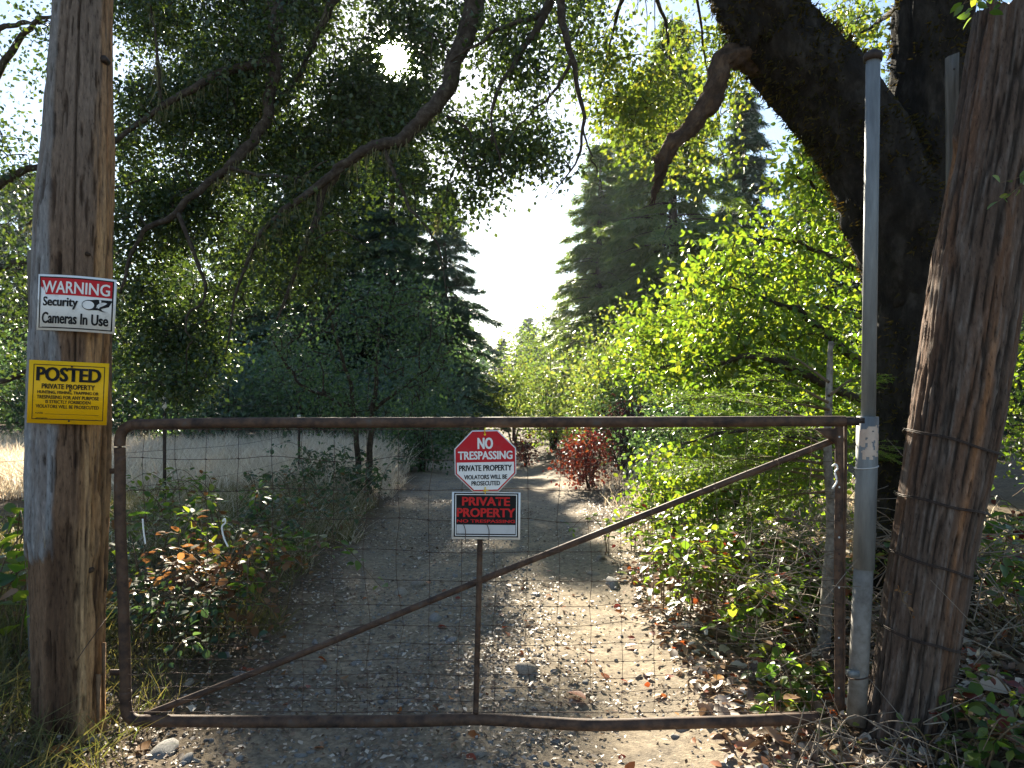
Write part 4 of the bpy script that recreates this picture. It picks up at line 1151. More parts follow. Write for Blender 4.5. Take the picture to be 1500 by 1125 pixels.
# ------------------------------------------------------------------ wooden posts
def build_left_post():
    d0 = 3.0
    zb = 0.0
    NP = 350
    yaxis = [(112, 1150), (100, 1075), (101, 1000), (102, 800), (107, 600), (114, 300), (125, 0), (140, -220)]
    rad_px = [56, 55, 54, 57, 59, 56, 43, 40]
    path = catmull([P(x, y, d0) for x, y in yaxis], NP)
    k = d0 / F
    tt = np.linspace(0, 7, NP)
    rr = np.interp(tt, np.arange(8), rad_px) * k * .83
    root = thing('sign_post', 'weathered grey and orange split timber post carrying two signs', 'post', (path[30][0], path[30][1], gz1(path[30][0], path[30][1])))
    K = 165
    th = np.linspace(0, 2 * math.pi, K, endpoint=False)
    # angle 0 = right (+x), -90 deg = toward the viewer
    TH, I = np.meshgrid(th, np.arange(NP)); Zv = path[:, 2][I]
    c, s = np.cos(TH), np.sin(TH)
    R0 = rr[I]
    grain = fbm(c * 5, s * 5, Zv * 2.0, 200, 5)
    fine = fbm(c * 22, s * 22, Zv * 7, 210, 4)
    chip = fbm(c * 7 + 9, s * 7, Zv * 4.2, 220, 4)
    front = (TH * 180 / math.pi + 360 - 32) % 360                 # 270 = the face seen, 180 = its left edge, 360 = its right edge
    # grey weathered slab on the left face above the break at 0.95 m; open decayed heart on the right
    slab = sstep(249, 245, front + 12 * (grain - .5) * 2 + 22 * sstep(1.6, 2.3, Zv)) * (.6 + .4 * sstep(.36, .56, grain + .3 * (fine - .5))) * sstep(90, 120, front)
    brk = sstep(.80 + .16 * (chip - .5) * 2, .84 + .16 * (chip - .5) * 2, Zv)
    slab_hi = slab * brk
    rot = sstep(232, 238, front + 6 * (chip - .5) * 2) * sstep(290, 276, front + 14 * (grain - .5) * 2) * sstep(1.0, .86, Zv + .2 * (chip - .5))
    cleft = np.exp(-((front - 322 - 9 * (grain - .5) * 2) / 7) ** 2) * sstep(1.75, 1.5, Zv) * sstep(.42, .55, fbm(c * 2, s * 2, Zv * 2.2, 270, 3))
    heart = sstep(276, 296, front + 26 * (grain - .5) * 2 - 18 * sstep(1.4, 2.4, Zv)) * (1 - .35 * sstep(1.9, 2.8, Zv))
    disp = .012 * (grain - .5) * 2 + .006 * (fine - .5) * 2
    disp = disp + .011 * slab_hi - .010 * heart * (.4 + .8 * chip)
    disp = disp - .016 * rot * (.5 + chip) - .024 * cleft + .012 * sstep(.56, .66, fbm(c * 6, s * 6, Zv * 1.1, 280, 3)) * heart
    groove = np.exp(-((front - 268 - 7 * np.sin(Zv * 1.6)) / 1.6) ** 2) * sstep(.9, 1.3, Zv)
    disp = disp - .02 * groove
    pits = sstep(.66, .74, fbm(c * 13, s * 13, Zv * 9, 240, 2))
    disp = disp - .009 * pits
    split = np.exp(-((front - 338 - 6 * (grain - .5)) / 5) ** 2) * (1 - sstep(1.6, 2.0, Zv))
    disp = disp - .02 * split
    bulge = np.exp(-((front - 190) / 35) ** 2) * sstep(2.55, 2.2, Zv) * sstep(.6, 1.0, Zv)
    disp = disp + .012 * bulge
    ragged = sstep(.24, .02, Zv) * sstep(.35, .6, chip)
    R = R0 + disp - .02 * ragged
    v = np.stack([path[:, 0][I] + R * c, path[:, 1][I] + R * s, Zv + 0 * R], -1).reshape(-1, 3)
    grey = np.array([.33, .335, .35]); brown = np.array([.22, .135, .085]); orange = np.array([.46, .20, .065]); tan = np.array([.56, .37, .20]); dark = np.array([.06, .036, .025])
    col = grey * slab_hi[..., None] + brown * (1 - slab_hi[..., None])
    g2 = sstep(1.5, 2.8, Zv)[..., None] * .55
    col = col * (1 - g2) + np.array([.27, .235, .205]) * g2
    hw = (heart * sstep(.22, .5, fine))[..., None]
    col = col * (1 - hw) + (orange * (1 - grain[..., None]) + tan * grain[..., None]) * hw
    lowtan = (np.exp(-((front - 292) / 22) ** 2) * sstep(1.05, .75, Zv) * .85)[..., None]
    col = col * (1 - lowtan) + tan * lowtan
    dk = np.clip(.75 * pits + .8 * split + .7 * groove + .65 * sstep(.62, .76, fbm(c * 9, s * 9, Zv * 1.4, 260, 4)), 0, 1)[..., None]
    col = col * (1 - dk) + dark * dk
    rk = np.clip(.7 * rot + .9 * cleft, 0, 1)[..., None]; col = col * (1 - rk) + np.array([.085, .048, .03]) * rk
    col = col * (.55 + .6 * fine[..., None])
    i = np.arange(NP - 1)[:, None] * K; j = np.arange(K)[None]; j2 = (j + 1) % K
    f = np.stack([i + j, i + j2, i + K + j2, i + K + j], -1).reshape(-1, 4)
    sub = np.flip(f, 1)
    body = link('timber', mesh_np('timber', v, sub, True, {'col': col.reshape(-1, 3)}), M['post_wood'], root)
    # bolt, knot and staple wires
    def on(px, py, out=0.0):
        q = P(px, py, d0 - .1); zi = np.argmin(abs(path[:, 2] - q[2])); cx, cy = path[zi, 0], path[zi, 1]
        dx = (px - CX) / F; r = rr[zi] + out                 # where the ray meets the round post
        a, b_, c_ = dx * dx + 1, -2 * (dx * cx + cy), cx * cx + cy * cy - r * r
        t = (-b_ - math.sqrt(max(b_ * b_ - 4 * a * c_, 0))) / (2 * a)
        return P(px, py, t)
    mb = MB(); q = on(153, 88); mb.add(*tube([q + [0, .02, 0], q + [.004, -.016, 0], q + [.004, -.02, 0]], [.015, .015, .009], 6))
    link('bolt', mb.mesh('bolt'), M['dark_metal'], root)
    for (x, y, r) in ((131, 836, .011), (127, 372, .008)):
        mb = MB(); q = on(x, y); mb.add(*tube([q + [0, .02, 0], q + [0, -.003, 0], q + [0, -.006, 0]], [r, r, r * .4], 10))
        link('knot', mb.mesh('knot', True), M['dead_wood'], root)
    mb = MB(); mb.add(*tube(catmull([on(112, 968, .006), on(124, 950, .006), on(142, 925, .006), on(156, 905, .0)], 14), .0018, 5))
    link('staple_wire', mb.mesh('staple_wire'), M['rust_wire'], root)
    # splinters standing off the break
    for (x, y, l, w) in ((50, 795, .09, .014), (58, 780, .1, .012), (66, 790, .07, .01), (144, 1040, .3, .02), (152, 1000, .34, .016)):
        q = on(x, y, .004); mb = MB()
        vv, ff = box(q + [0, 0, 0], (w, .008, l)); vv[[0, 2, 4, 6], 0] = q[0] + (vv[[0, 2, 4, 6], 0] - q[0]) * .3
        mb.add(vv, ff, (.33, .29, .25) if y < 900 else (.30, .19, .11))
        link('splinter', mb.mesh('splinter'), M['post_wood'], root)
    return on, path, rr
L_ON, L_PATH, L_RR = build_left_post()

def build_post_signs():
    # curved warning plate
    c = L_ON(108, 445, .012)
    k = c[1] / F
    rb = .27
    bend = lambda u, v: -(rb - np.sqrt(np.maximum(rb ** 2 - (u - .01) ** 2, 1e-6))) + .012 * np.exp(-((u + .13) / .02) ** 2) * np.exp(-((v - .09) / .04) ** 2)
    s = Sign('warning_sign', 'curved red and white security camera warning sign on the weathered post', P(108.5, 444.5, c[1] - .02), .27, .23, roll=math.radians(2.4), yaw=math.radians(16), bend=bend)
    W, H = 51.5 * k, 40.5 * k
    s.rect('plate', -W, W, -H, H, M['sign_white'], 0, .001, 40)
    s.frame('border', -W + 3 * k, W - 3 * k, -H + 3.2 * k, H - 3 * k, 1.8 * k, M['sign_black'], .0007)
    s.rect('red_band', -W + 4.8 * k, W - 4.8 * k, H - 29 * k, H - 4.8 * k, M['sign_red'], .0012, 0, 40)
    t = lambda body, u0, u1, v0, v1, m, b: s.text(body, u0 * k, u1 * k, v0 * k, v1 * k, M[m], .0024, b)
    t('WARNING', -44, 44, 14, 31.5, 'sign_white', .012)
    t('Security', -43, 5, -9, 8.5, 'sign_black', .022)
    t('Cameras In Use', -43.5, 43.5, -30.5, -14, 'sign_black', .022)
    # camera pictogram
    s.poly('pictogram', np.array([[19, 6.4], [28, 8], [46.5, 8.2], [47, 6.5], [43.5, -1.5], [36, -4.5], [30, -7.6], [19, -8]]) * k, M['sign_black'], .0022)
    s.disc('pictogram_rim', 19.5 * k, -.8 * k, 7.6 * k, M['sign_black'], .0027, 9.4 * k, n=28)
    s.disc('pictogram_lens', 18.3 * k, -.8 * k, 6.1 * k, M['sign_white'], .0032, 7.4 * k, n=28)
    s.poly('pictogram_band', np.array([[31.5, 7.3], [34, 7.5], [34.5, 1], [32, -4.5], [30, -5.5], [32.5, 1]]) * k, M['sign_white'], .0032)
    s.poly('pictogram_foot', np.array([[30, -7], [36, -9.5], [41, -9.6], [36, -8], [34, -5]]) * k, M['sign_black'], .0022)
    # flat yellow poster
    c = L_ON(100, 575, .016)
    k = c[1] / F
    bend2 = lambda u, v: -.25 * u ** 2 + .003 * np.sin(v * 16)
    s = Sign('posted_sign', 'yellow posted private property notice on the weathered post', P(99.5, 575.5, c[1] - .02), .29, .25, roll=math.radians(2.6), yaw=math.radians(14), bend=bend2)
    W, H = 52 * k, 45.5 * k
    s.rect('plate', -W, W, -H, H, M['sign_yellow'], 0, .0012, 24)
    s.frame('border', -W + 6.2 * k, W - 5 * k, -H + 5.8 * k, H - 5.5 * k, 1.0 * k, M['sign_black'], .0009)
    t = lambda body, u0, u1, v0, v1, b: s.text(body, u0 * k, u1 * k, v0 * k, v1 * k, M['sign_black'], .0018, b)
    t('POSTED', -41, 42, 16, 36.5, .045)
    t('PRIVATE PROPERTY', -34, 35, 5, 12.5, .025)
    t('HUNTING, FISHING, TRAPPING OR', -39.5, 40, -2.8, 2.4, .02)
    t('TRESPASSING FOR ANY PURPOSE', -40, 40.5, -9.6, -4.4, .02)
    t('IS STRICTLY FORBIDDEN', -28.5, 30, -16, -11.2, .02)
    t('VIOLATORS WILL BE PROSECUTED', -41, 41, -23, -18, .02)
    t('NAME', -41, -31, -31.5, -29.5, .02)
    t('ADDRESS', -41, -25, -39.2, -37.2, .02)
    s.rect('rule', -29 * k, 41 * k, -31.8 * k, -31.3 * k, M['sign_black'], .0012)
    s.rect('rule', -23 * k, 41 * k, -38.9 * k, -38.4 * k, M['sign_black'], .0012)
    for (u, v) in ((4, 38), (3, 4), (3, -41)):
        s.disc('nail', u * k, v * k, 1.3 * k, M['dark_metal'], .003, thick=.002, n=10)
build_post_signs()

def build_right_post():
    d0 = 3.0
    ax = [(1312, 1150), (1322, 1065), (1336, 1000), (1367, 800), (1403, 600), (1440, 350), (1470, 180), (1492, 18)]
    rad = [66, 64, 62, 64, 71, 74, 73, 66]
    n = 350
    path = catmull([P(x, y, d0) for x, y in ax], n)
    rr = np.interp(np.linspace(0, 7, n), np.arange(8), rad) * d0 / F * .85
    root = thing('redwood_post', 'thick leaning dark redwood post ringed with old fence wire', 'post', (path[50][0], path[50][1], gz1(path[50][0], path[50][1])))
    K = 160
    th = np.linspace(0, 2 * math.pi, K, endpoint=False)
    TH, I = np.meshgrid(th, np.arange(n)); Zv = path[:, 2][I]
    c, s = np.cos(TH), np.sin(TH)
    grain = fbm(c * 4, s * 4, Zv * 1.3, 300, 5)
    fib = fbm(c * 17, s * 17, Zv * 8, 310, 5)
    rid = 1 - np.abs(2 * fbm(c * 8 + .6 * grain, s * 8, Zv * 1.6, 320, 4) - 1)
    crack = sstep(.88, .97, rid)
    front = (TH * 180 / math.pi + 360 + 32) % 360
    R = rr[I] + .009 * (grain - .5) * 2 + .0065 * (fib - .5) * 2 - .011 * crack
    chipl = np.exp(-((front - 188) / 16) ** 2) * sstep(2.1, 2.25, Zv) * sstep(2.62, 2.5, Zv)
    R = R - .03 * chipl
    R = R - .03 * np.exp(-((front - 190) / 9) ** 2) * sstep(1.55, 1.8, Zv) * sstep(.45, .6, fbm(c * 3, s * 3, Zv * 3, 330, 3))
    jag = .10 * (fbm(c * 3, s * 3, 0 * Zv, 340, 3) - .5) + .05 * (fbm(c * 12, s * 12, 0 * Zv, 341, 2) - .5)
    zz = Zv + jag * sstep(2.7, 3.05, Zv)
    v = np.stack([path[:, 0][I] + R * c, path[:, 1][I] + R * s, zz], -1).reshape(-1, 3)
    base = np.array([.105, .076, .06]); red = np.array([.15, .082, .05]); gr = np.array([.16, .14, .125]); org = np.array([.36, .17, .07]); dark = np.array([.03, .024, .02])
    a = sstep(.35, .7, fbm(c * 3, s * 3, Zv * .7, 350, 3))[..., None]
    col = base * (1 - a) + red * a
    b = (sstep(.45, .75, fib) * .7)[..., None]
    col = col * (1 - b) + gr * b
    o = np.clip(chipl * .9 + .5 * np.exp(-((front - 300) / 5) ** 2) * sstep(.45, .6, grain), 0, 1)[..., None]
    col = col * (1 - o) + org * o
    k = (crack * .85)[..., None]; col = col * (1 - k) + dark * k
    col = col * (.65 + .7 * fib[..., None])
    i = np.arange(n - 1)[:, None] * K; j = np.arange(K)[None]; j2 = (j + 1) % K
    f = np.flip(np.stack([i + j, i + j2, i + K + j2, i + K + j], -1).reshape(-1, 4), 1)
    top = np.vstack([v, path[-1] + [0, 0, .0]])
    jj = np.arange(K); cap = np.stack([(n - 1) * K + jj, (n - 1) * K + (jj + 1) % K, np.full(K, n * K)], -1)
    link('timber', mesh_np('timber', top, [f, cap], True, {'col': np.vstack([col.reshape(-1, 3), [[.1, .08, .07]]])}), M['post_wood'], root)
    # old wire rings, sagging to the right
    for (yl, yr) in ((628, 668), (724, 750), (808, 842), (915, 942)):
        zi = np.argmin(abs(path[:, 2] - P(0, (yl + yr) / 2, d0)[2])); cc = path[zi]; r = rr[zi] + .010
        a = np.linspace(0, 2 * math.pi, 64)
        tilt = (yr - yl) / 2 / F * d0
        for q in (0, .006):
            pts = np.stack([cc[0] + (r + q * .5) * np.cos(a) , cc[1] + (r + q * .5) * np.sin(a), cc[2] - q - tilt * np.cos(a) * 1.0 + .003 * np.sin(a * 5 + yl)], -1)
            mb = MB(); mb.add(*tube(pts, .0026, 6, False))
            link('wire_ring', mb.mesh('wire_ring'), M['dark_metal'], root)
    return path, rr
R_PATH, R_RR = build_right_post()

# leafy twig in front of the leaning post and small sprigs
def sprig(label, base, tips, mat, size):
    root = thing('leafy_twig', label, 'twig', base)
    mb = MB(); lf = MB()
    for e in tips:
        p = catmull([base, (base + e) / 2 + [0, 0, .015], e], 8)
        mb.add(*tube(p, np.linspace(.002, .001, 8), 4, False))
        n = 3
        lf.add(*place('ovate', p[[4, 6, 7]] + rng.normal(size=(3, 3)) * .004, rdir(n) + unit(e - base) * .8, rdir(n) + [0, -.6, .6], size * rng.uniform(.7, 1.2, n), .85))
    link('stalk', mb.mesh('stalk'), M['cane'], root); link('foliage', lf.mesh('foliage'), M[mat], root)
sprig('sunlit green leafy twig crossing the leaning post high up', P(1530, 262, 2.72), [P(1465, 268, 2.7), P(1478, 285, 2.7), P(1495, 258, 2.7), P(1462, 295, 2.7)], 'bay_leaf', .045)
sprig('small yellow dried sprig caught on the leaning post', P(1322, 880, 2.8), [P(1315, 862, 2.79), P(1328, 870, 2.79), P(1336, 905, 2.79)], 'brown_leaf', .02)
sprig('leafy twig hanging at the top corner above the leaning post', P(1440, -20, 2.9), [P(1408, 10, 2.9), P(1428, 14, 2.88), P(1450, 16, 2.88), P(1470, 4, 2.88)], 'bay_leaf', .05)

# ------------------------------------------------------------------ pole, stakes, fence posts
def build_pole():
    d = 3.02
    root = thing('steel_pole', 'tall galvanised steel pole in a wider sleeve, holding the gate latch end', 'pole', P(1256, 1030, d))
    k = d / F
    mb = MB(); mb.add(*tube([P(1272, 615, d), P(1275.5, 345, d), P(1279, 84, d)], 9.9 * k, 32)); link('pipe', mb.mesh('pipe', True), M['galvanised'], root)
    sl = MB(); sl.add(*tube([P(1265, 832, d), P(1269, 700, d), P(1271, 610, d)], 14.8 * k, 36)); link('sleeve', sl.mesh('sleeve', True), M['galvanised'], root)
    lo = MB(); lo.add(*tube([P(1254, 1060, d), P(1258, 985, d), P(1265, 829, d)], 13.4 * k, 36)); link('lower_pipe', lo.mesh('lower_pipe', True), M['dirty_pipe'], root)
    cp = MB(); cp.add(*tube([P(1278.6, 90, d), P(1279, 82, d), P(1279, 78, d), P(1279, 73, d)], np.array([12.5, 13.5, 12, 5]) * k, 24)); link('cap', cp.mesh('cap', True), M['dark_metal'], root)
    # torn sticker patches on the sleeve, hugging its curve
    r = 14.8 * k + .0012
    def patch(x0, x1, y0, y1, seed):
        nu, nv = 22, 26
        m = MB(); idx = {}; vs = []; fs = []
        us = np.linspace(x0, x1, nu); vsn = np.linspace(y0, y1, nv)
        def pt(u, v):
            c = P(1265 + (832 - v) / 222 * 6, v, d); a = math.asin(max(-.99, min(.99, (u) / 16.3)))
            return [c[0] + r * math.sin(a), c[1] - r * math.cos(a), c[2]]
        for a in range(nu - 1):
            for b in range(nv - 1):
                e = min(a, nu - 2 - a, b, nv - 2 - b)
                if noise3(us[a] * .35, vsn[b] * .2, seed, 7) + .12 * min(e, 3) < .58: continue
                n0 = len(vs)
                vs += [pt(us[a], vsn[b]), pt(us[a + 1], vsn[b]), pt(us[a + 1], vsn[b + 1]), pt(us[a], vsn[b + 1])]
                fs.append([n0 + 3, n0 + 2, n0 + 1, n0])
        m.add(vs, np.array(fs)); link('sticker', m.mesh('sticker'), M['sticker'], root, label='torn pinkish paper remnant on the sleeve')
    patch(-15, 15, 622, 672, 3)
    for (y, tl) in ((684, 2), (988, 4)):
        c = P(1269 if y < 800 else 1258, y, d); a = np.linspace(0, 2 * math.pi, 40)
        mb = MB(); mb.add(*tube(np.stack([c[0] + (r + .002) * np.cos(a), c[1] + (r + .002) * np.sin(a), c[2] + tl * k * np.cos(a)], -1), .0024, 6, False))
        link('binding_wire', mb.mesh('binding_wire'), M['sign_grey'] if y < 800 else M['rust_wire'], root)
    mb = MB(); mb.add(*box(P(1249, 986, d - .03), (.045, .03, .022))); link('clamp', mb.mesh('clamp'), M['galvanised'], root)
build_pole()

def stake(name, label, x0, x1, top, bottom_px, d, t=.025, mat='plank'):
    a, b = P(x0, top, d), P(x1, top, d)
    cx = (a[0] + b[0]) / 2; w = b[0] - a[0]
    zb = gz1(cx, d) - .05; zt = a[2]
    root = thing(name, label, 'stake', (cx, d, zb + .05))
    n = 20; mb = MB(); z = np.linspace(zb, zt, n); v = []
    for q, zz in enumerate(z):
        o = .003 * math.sin(q * 1.3); ww = w / 2 * (1 + .04 * math.sin(q * 2.1))
        v += [[cx - ww + o, d - t / 2, zz], [cx + ww + o, d - t / 2, zz], [cx + ww + o, d + t / 2, zz], [cx - ww + o, d + t / 2, zz]]
    v = np.array(v); v[-4, 2] -= .02; v[-1, 2] -= .02
    i = np.arange(n - 1)[:, None] * 4; j = np.arange(4)[None]; j2 = (j + 1) % 4
    mb.add(v, np.concatenate([np.stack([i + j, i + j2, i + 4 + j2, i + 4 + j], -1).reshape(-1, 4), [[3, 2, 1, 0], [4 * n - 4, 4 * n - 3, 4 * n - 2, 4 * n - 1]]]))
    link('board', mb.mesh('board'), M[mat], root)
    for zz in (zt - .08, zt - .35):
        nb = MB(); nb.add(*tube([[cx, d - t / 2 - .003, zz], [cx, d - t / 2 + .01, zz]], .004, 8)); link('nail', nb.mesh('nail'), M['dark_metal'], root)
stake('board_stake', 'thin grey board standing between the oak trunk and the leaning post', 1387, 1403, 78, 0, 3.35)
stake('board_stake', 'thin dark board standing behind the weathered sign post', 43, 62, 362, 0, 3.3)

def tpost(label, px, top, d, white=0.0):
    x = (px - CX) / F * d; z0 = gz1(x, d); zt = CAMH + (HY - top) / F * d
    root = thing('fence_post', label, 'fence post', (x, d, z0), 'steel fence posts along the field')
    mb = MB()
    mb.add(*box((x, d, (z0 - .1 + zt) / 2), (.034, .006, zt - z0 + .1))); mb.add(*box((x, d + .018, (z0 - .1 + zt) / 2), (.006, .03, zt - z0 + .1)))
    link('shaft', mb.mesh('shaft'), M['dark_metal'], root)
    st = MB()
    for z in np.arange(z0 + .2, zt - .1, .09): st.add(*box((x, d - .006, z), (.014, .006, .022)))
    link('stud', st.mesh('stud'), M['dark_metal'], root, kind='stuff')
    if white:
        wb = MB(); wb.add(*box((x, d - .001, zt - white / 2 + .003), (.044, .016, white))); link('painted_tip', wb.mesh('painted_tip'), M['sign_white'], root)
tpost('steel fence post with a white tip standing nearest the sign post', 241, 574, 7.4, .2)
tpost('steel fence post with a small white tip beside the young oak', 438, 608, 10.2, .06)
def wpost(label, px, top, d):
    x = (px - CX) / F * d; z0 = gz1(x, d); zt = CAMH + (HY - top) / F * d
    root = thing('fence_post', label, 'fence post', (x, d, z0), 'wooden fence posts at the back of the field')
    n = 14; z = np.linspace(z0 - .1, zt, n)
    mb = MB(); mb.add(*tube(np.stack([x + .02 * np.sin(z * 2), d + 0 * z, z], -1), np.linspace(.085, .075, n), 14, True, bark_disp(.01, 2, 3, 12)))
    link('shaft', mb.mesh('shaft', True), M['plank'], root)
    cp = MB(); cp.add(*tube([[x, d, zt - .001], [x, d, zt + .012]], [.078, .06], 14)); link('cut_top', cp.mesh('cut_top'), M['plank'], root)
wpost('leftmost short wooden fence post at the back of the pale field', 264, 638, 18)
wpost('short wooden fence post at the back of the field, right of its twin', 294, 638, 18)
def field_wires():
    x1, x2 = (241 - CX) / F * 7.4, (438 - CX) / F * 10.2
    root = thing('wire_fence', 'thin sagging fence wires strung between the steel fence posts', 'fence', (x1, 7.4, gz1(x1, 7.4)))
    for h in (.35, .7, 1.0, 1.25):
        a = np.array([x1 - 2.2, 5.4, gz1(x1, 7.4) + h]); b = np.array([x1, 7.385, gz1(x1, 7.4) + h]); c = np.array([x2, 10.185, gz1(x2, 10.2) + min(h, 1.1)])
        mb = MB(); mb.add(*tube(np.vstack([catmull([a, (a + b) / 2 - [0, 0, .03], b], 8), catmull([b, (b + c) / 2 - [0, 0, .05], c], 10)[1:]]), .002, 4))
        link('wire', mb.mesh('wire'), M['rust_wire'], root)
field_wires()

# ------------------------------------------------------------------ track surface: stones, gravel, fallen leaves
def rock_mesh(seed, sub=2):
    import bmesh
    bm = bmesh.new(); bmesh.ops.create_icosphere(bm, subdivisions=sub, radius=1)
    v = np.array([q.co[:] for q in bm.verts]); f = np.array([[w.index for w in q.verts] for q in bm.faces]); bm.free()
    r = np.random.default_rng(seed)
    for _ in range(9):                                    # planar cuts give a broken-stone shape
        nrm = unit(r.normal(size=(1, 3)))[0]; h = r.uniform(.42, .85)
        dd = v @ nrm - h; v = v - np.maximum(dd, 0)[:, None] * nrm * .92
    v = v * (1 + .1 * (fbm(v[:, 0] * 2 + seed, v[:, 1] * 2, v[:, 2] * 2, seed, 3) - .5)[:, None])
    return v * np.array([1, r.uniform(.6, .95), r.uniform(.45, .75)]), f

def build_stones():
    RM = []
    for s in range(10):
        v, f = rock_mesh(s + 1)
        for mm in ('stone', 'stone_warm'):
            me = mesh_np('stone', v, f, False); me.materials.append(M[mm]); RM.append(me)
    known = [(235, 1108, 62), (140, 1098, 30), (640, 900, 30), (590, 858, 34), (612, 850, 26), (660, 935, 26), (620, 1000, 24), (420, 1035, 22), (275, 1005, 30), (350, 985, 34), (330, 960, 24),
             (770, 985, 44), (895, 855, 40), (880, 820, 24), (640, 870, 26), (700, 1110, 30), (600, 1110, 22), (480, 1003, 20), (520, 960, 22), (180, 1030, 26), (870, 840, 22), (1000, 1062, 26)]
    L = [(px, py, w) for px, py, w in known]
    while len(L) < 290:
        py = 720 + 400 * rng.random() ** .8
        d = CAMH / ((py - HY) / F); cx = CX + road_c(np.array(d)) / d * F; hw = 1.45 / d * F
        off = rng.uniform(-1, 1)
        if rng.random() < .4 and off > .15: off -= .6
        L.append((float(cx + off * hw), py, rng.uniform(.02, .06) / d * F * (1.6 if rng.random() < .12 else 1)))
    for i, (px, py, w) in enumerate(L):
        d = CAMH / ((py - HY) / F); x = (px - CX) / F * d; r = w / 2 / F * d
        o = link('stone', RM[int(rng.integers(0, 20))], None, ROAD)
        o.location = (x, d, gz1(x, d) + r * .06); o.scale = (r * 1.05, r * rng.uniform(.6, 1), r * rng.uniform(.65, 1.0))
        o.rotation_euler = (rng.normal() * .2, rng.normal() * .2, rng.uniform(0, 6.28))
    # gravel
    v, f = rock_mesh(33, 1)
    n = 9000
    d = 1.6 + 11 * rng.random(n) ** 1.6; x = road_c(d) + rng.normal(size=n) * .75 - .12
    k = (np.abs(x - road_c(d)) < 1.7) & ~((x - road_c(d) > .35) & (rng.random(n) < .75)); x, d = x[k], d[k]; n = len(x)
    r = np.exp(rng.normal(size=n) * .45) * .0075
    a = rng.uniform(0, 6.28, n); ca, sa = np.cos(a), np.sin(a)
    vv = np.stack([v[None, :, 0] * ca[:, None] - v[None, :, 1] * sa[:, None], v[None, :, 0] * sa[:, None] + v[None, :, 1] * ca[:, None], v[None, :, 2] + 0 * ca[:, None]], -1) * r[:, None, None]
    vv = vv + np.stack([x, d, gz(x, d) + .001], -1)[:, None]
    mb = MB(); mb.add(vv.reshape(-1, 3), (f[None] + (np.arange(n) * len(v))[:, None, None]).reshape(-1, 3))
    link('gravel', mb.mesh('gravel'), M['stone'], ROAD, kind='stuff')
build_stones()

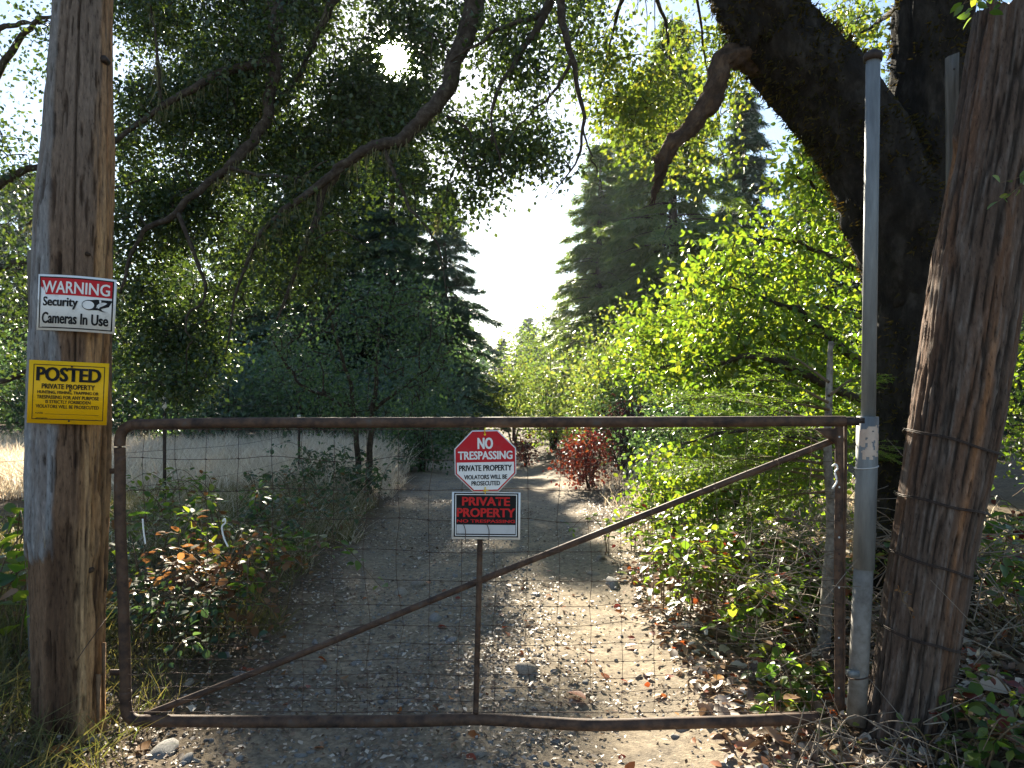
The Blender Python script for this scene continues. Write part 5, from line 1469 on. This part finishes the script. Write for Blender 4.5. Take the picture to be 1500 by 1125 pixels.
def build_litter():
    def scatter(n, name, label, mat, size, xr, yr, keep, tmpl='diamond', wid=1.0, curl=.5):
        y = yr[0] + (yr[1] - yr[0]) * rng.random(n) ** 1.5; x = rng.uniform(*xr, n)
        k = keep(x, y); x, y = x[k], y[k]; m = len(x)
        d = rdir(m); d[:, 2] *= .25
        nr = rdir(m) * curl + np.array([0, 0, 1.0])
        pos = np.stack([x, y, gz(x, y) + rng.uniform(.004, .02, m)], -1)
        mb = MB(); mb.add(*place(tmpl, pos, d, nr, size * np.exp(rng.normal(size=m) * .35), wid))
        link(name, mb.mesh(name), M[mat], None, kind='stuff', label=label, category='leaf litter')
    dens = lambda x, y: fbm(x * 1.7, y * 1.7, 0, 71, 3)
    scatter(95000, 'leaf_litter', 'pale dry oak leaves scattered all over the track and banks', 'litter', .022, (-3.2, 3.6), (1.4, 10), lambda x, y: rng.random(len(x)) < np.clip((dens(x, y) - .25) * 2.2 + .25 * sstep(.7, 1.6, np.abs(x - road_c(y))), 0, 1) * (1 - .6 * np.exp(-((x - road_c(y) - .75) / .33) ** 2)))
    scatter(16000, 'leaf_litter', 'larger brown curled leaves heaped under the right bank', 'litter', .05, (.9, 3.2), (1.9, 6), lambda x, y: rng.random(len(x)) < .55, 'ovate', .9, .9)
    scatter(900, 'leaf_litter', 'red and orange fallen leaves sprinkled under the right bank', 'litter_red', .045, (.7, 2.8), (1.9, 6), lambda x, y: rng.random(len(x)) < .5, 'ovate', 1.1, .9)
    scatter(160, 'leaf_litter', 'few orange leaves dotted over the left half of the track', 'litter_red', .04, (-2, .7), (1.9, 6), lambda x, y: rng.random(len(x)) < .5, 'ovate', 1.1, .9)
    for (px, py, sz, mat, lab) in [(505, 985, .07, 'brown_leaf', 'large curled brown leaf on the track just under the brace'), (368, 982, .06, 'litter_red', 'large orange leaf behind the lower end of the brace'), (210, 1103, .09, 'brown_leaf', 'biggest brown leaf, on the ground below the hinge corner of the gate'), (1085, 1100, .075, 'litter_red', 'large orange-red leaf on the road side of the bottom rail'), (1175, 1085, .06, 'litter_red', 'orange-red leaf lying below the end of the bottom rail'),
                                   (1232, 1045, .07, 'litter_red', 'orange-red leaf at the foot of the latch stile'), (1420, 1030, .10, 'litter_red', 'biggest orange-red leaf, beside the foot of the leaning post'), (1432, 1058, .09, 'litter_red', 'red leaf below the biggest one beside the leaning post'), (1180, 1068, .05, 'litter_red', 'small orange-red leaf tucked under the end of the bottom rail'), (415, 985, .05, 'brown_leaf', 'curled brown leaf in the shade just behind the brace'),
                                   (950, 985, .05, 'litter_red', 'orange-red leaf on the sunlit wheel rut behind the gate'), (925, 930, .05, 'litter_red', 'orange-red leaf where the sunlit rut meets the bramble'), (690, 1122, .05, 'litter_red', 'red leaf in front of the gate below the middle upright'), (640, 895, .04, 'brown_leaf', 'small brown leaf beside stones left of the middle upright')]:
        d = CAMH / ((py - HY) / F); x = (px - CX) / F * d
        v, f = place('ovate', np.zeros((1, 3)), rdir(1) * [1, 1, .2], np.array([[.3 * rng.normal(), -.5, 1.0]]), np.array([sz]), 1.1)
        v = v - v.mean(0); v[:, 2] += .25 * (v[:, 0] ** 2 + v[:, 1] ** 2) / sz
        mb = MB(); mb.add(v, f)
        o = link('fallen_leaf', mb.mesh('fallen_leaf', True), M[mat], None, category='leaf', group='large fallen leaves')
        o['label'] = lab
        o.location = (x, d, gz1(x, d) + .02)
build_litter()

# ------------------------------------------------------------------ the hazy air
def build_haze(density):
    m, n, l, out = node_mat('haze')
    v = n.new('ShaderNodeVolumePrincipled')
    v.inputs['Color'].default_value = (.75, .87, 1.0, 1)
    v.inputs['Density'].default_value = density
    v.inputs['Anisotropy'].default_value = .55
    l.new(v.outputs[0], out.inputs['Volume'])
    mb = MB(); mb.add(*box((0, 360, 2), (860, 1180, 35)))
    link('haze', mb.mesh('haze'), m, None, kind='stuff', label='thin sunlit haze in the air over the track and field', category='haze')
build_haze(.00025)
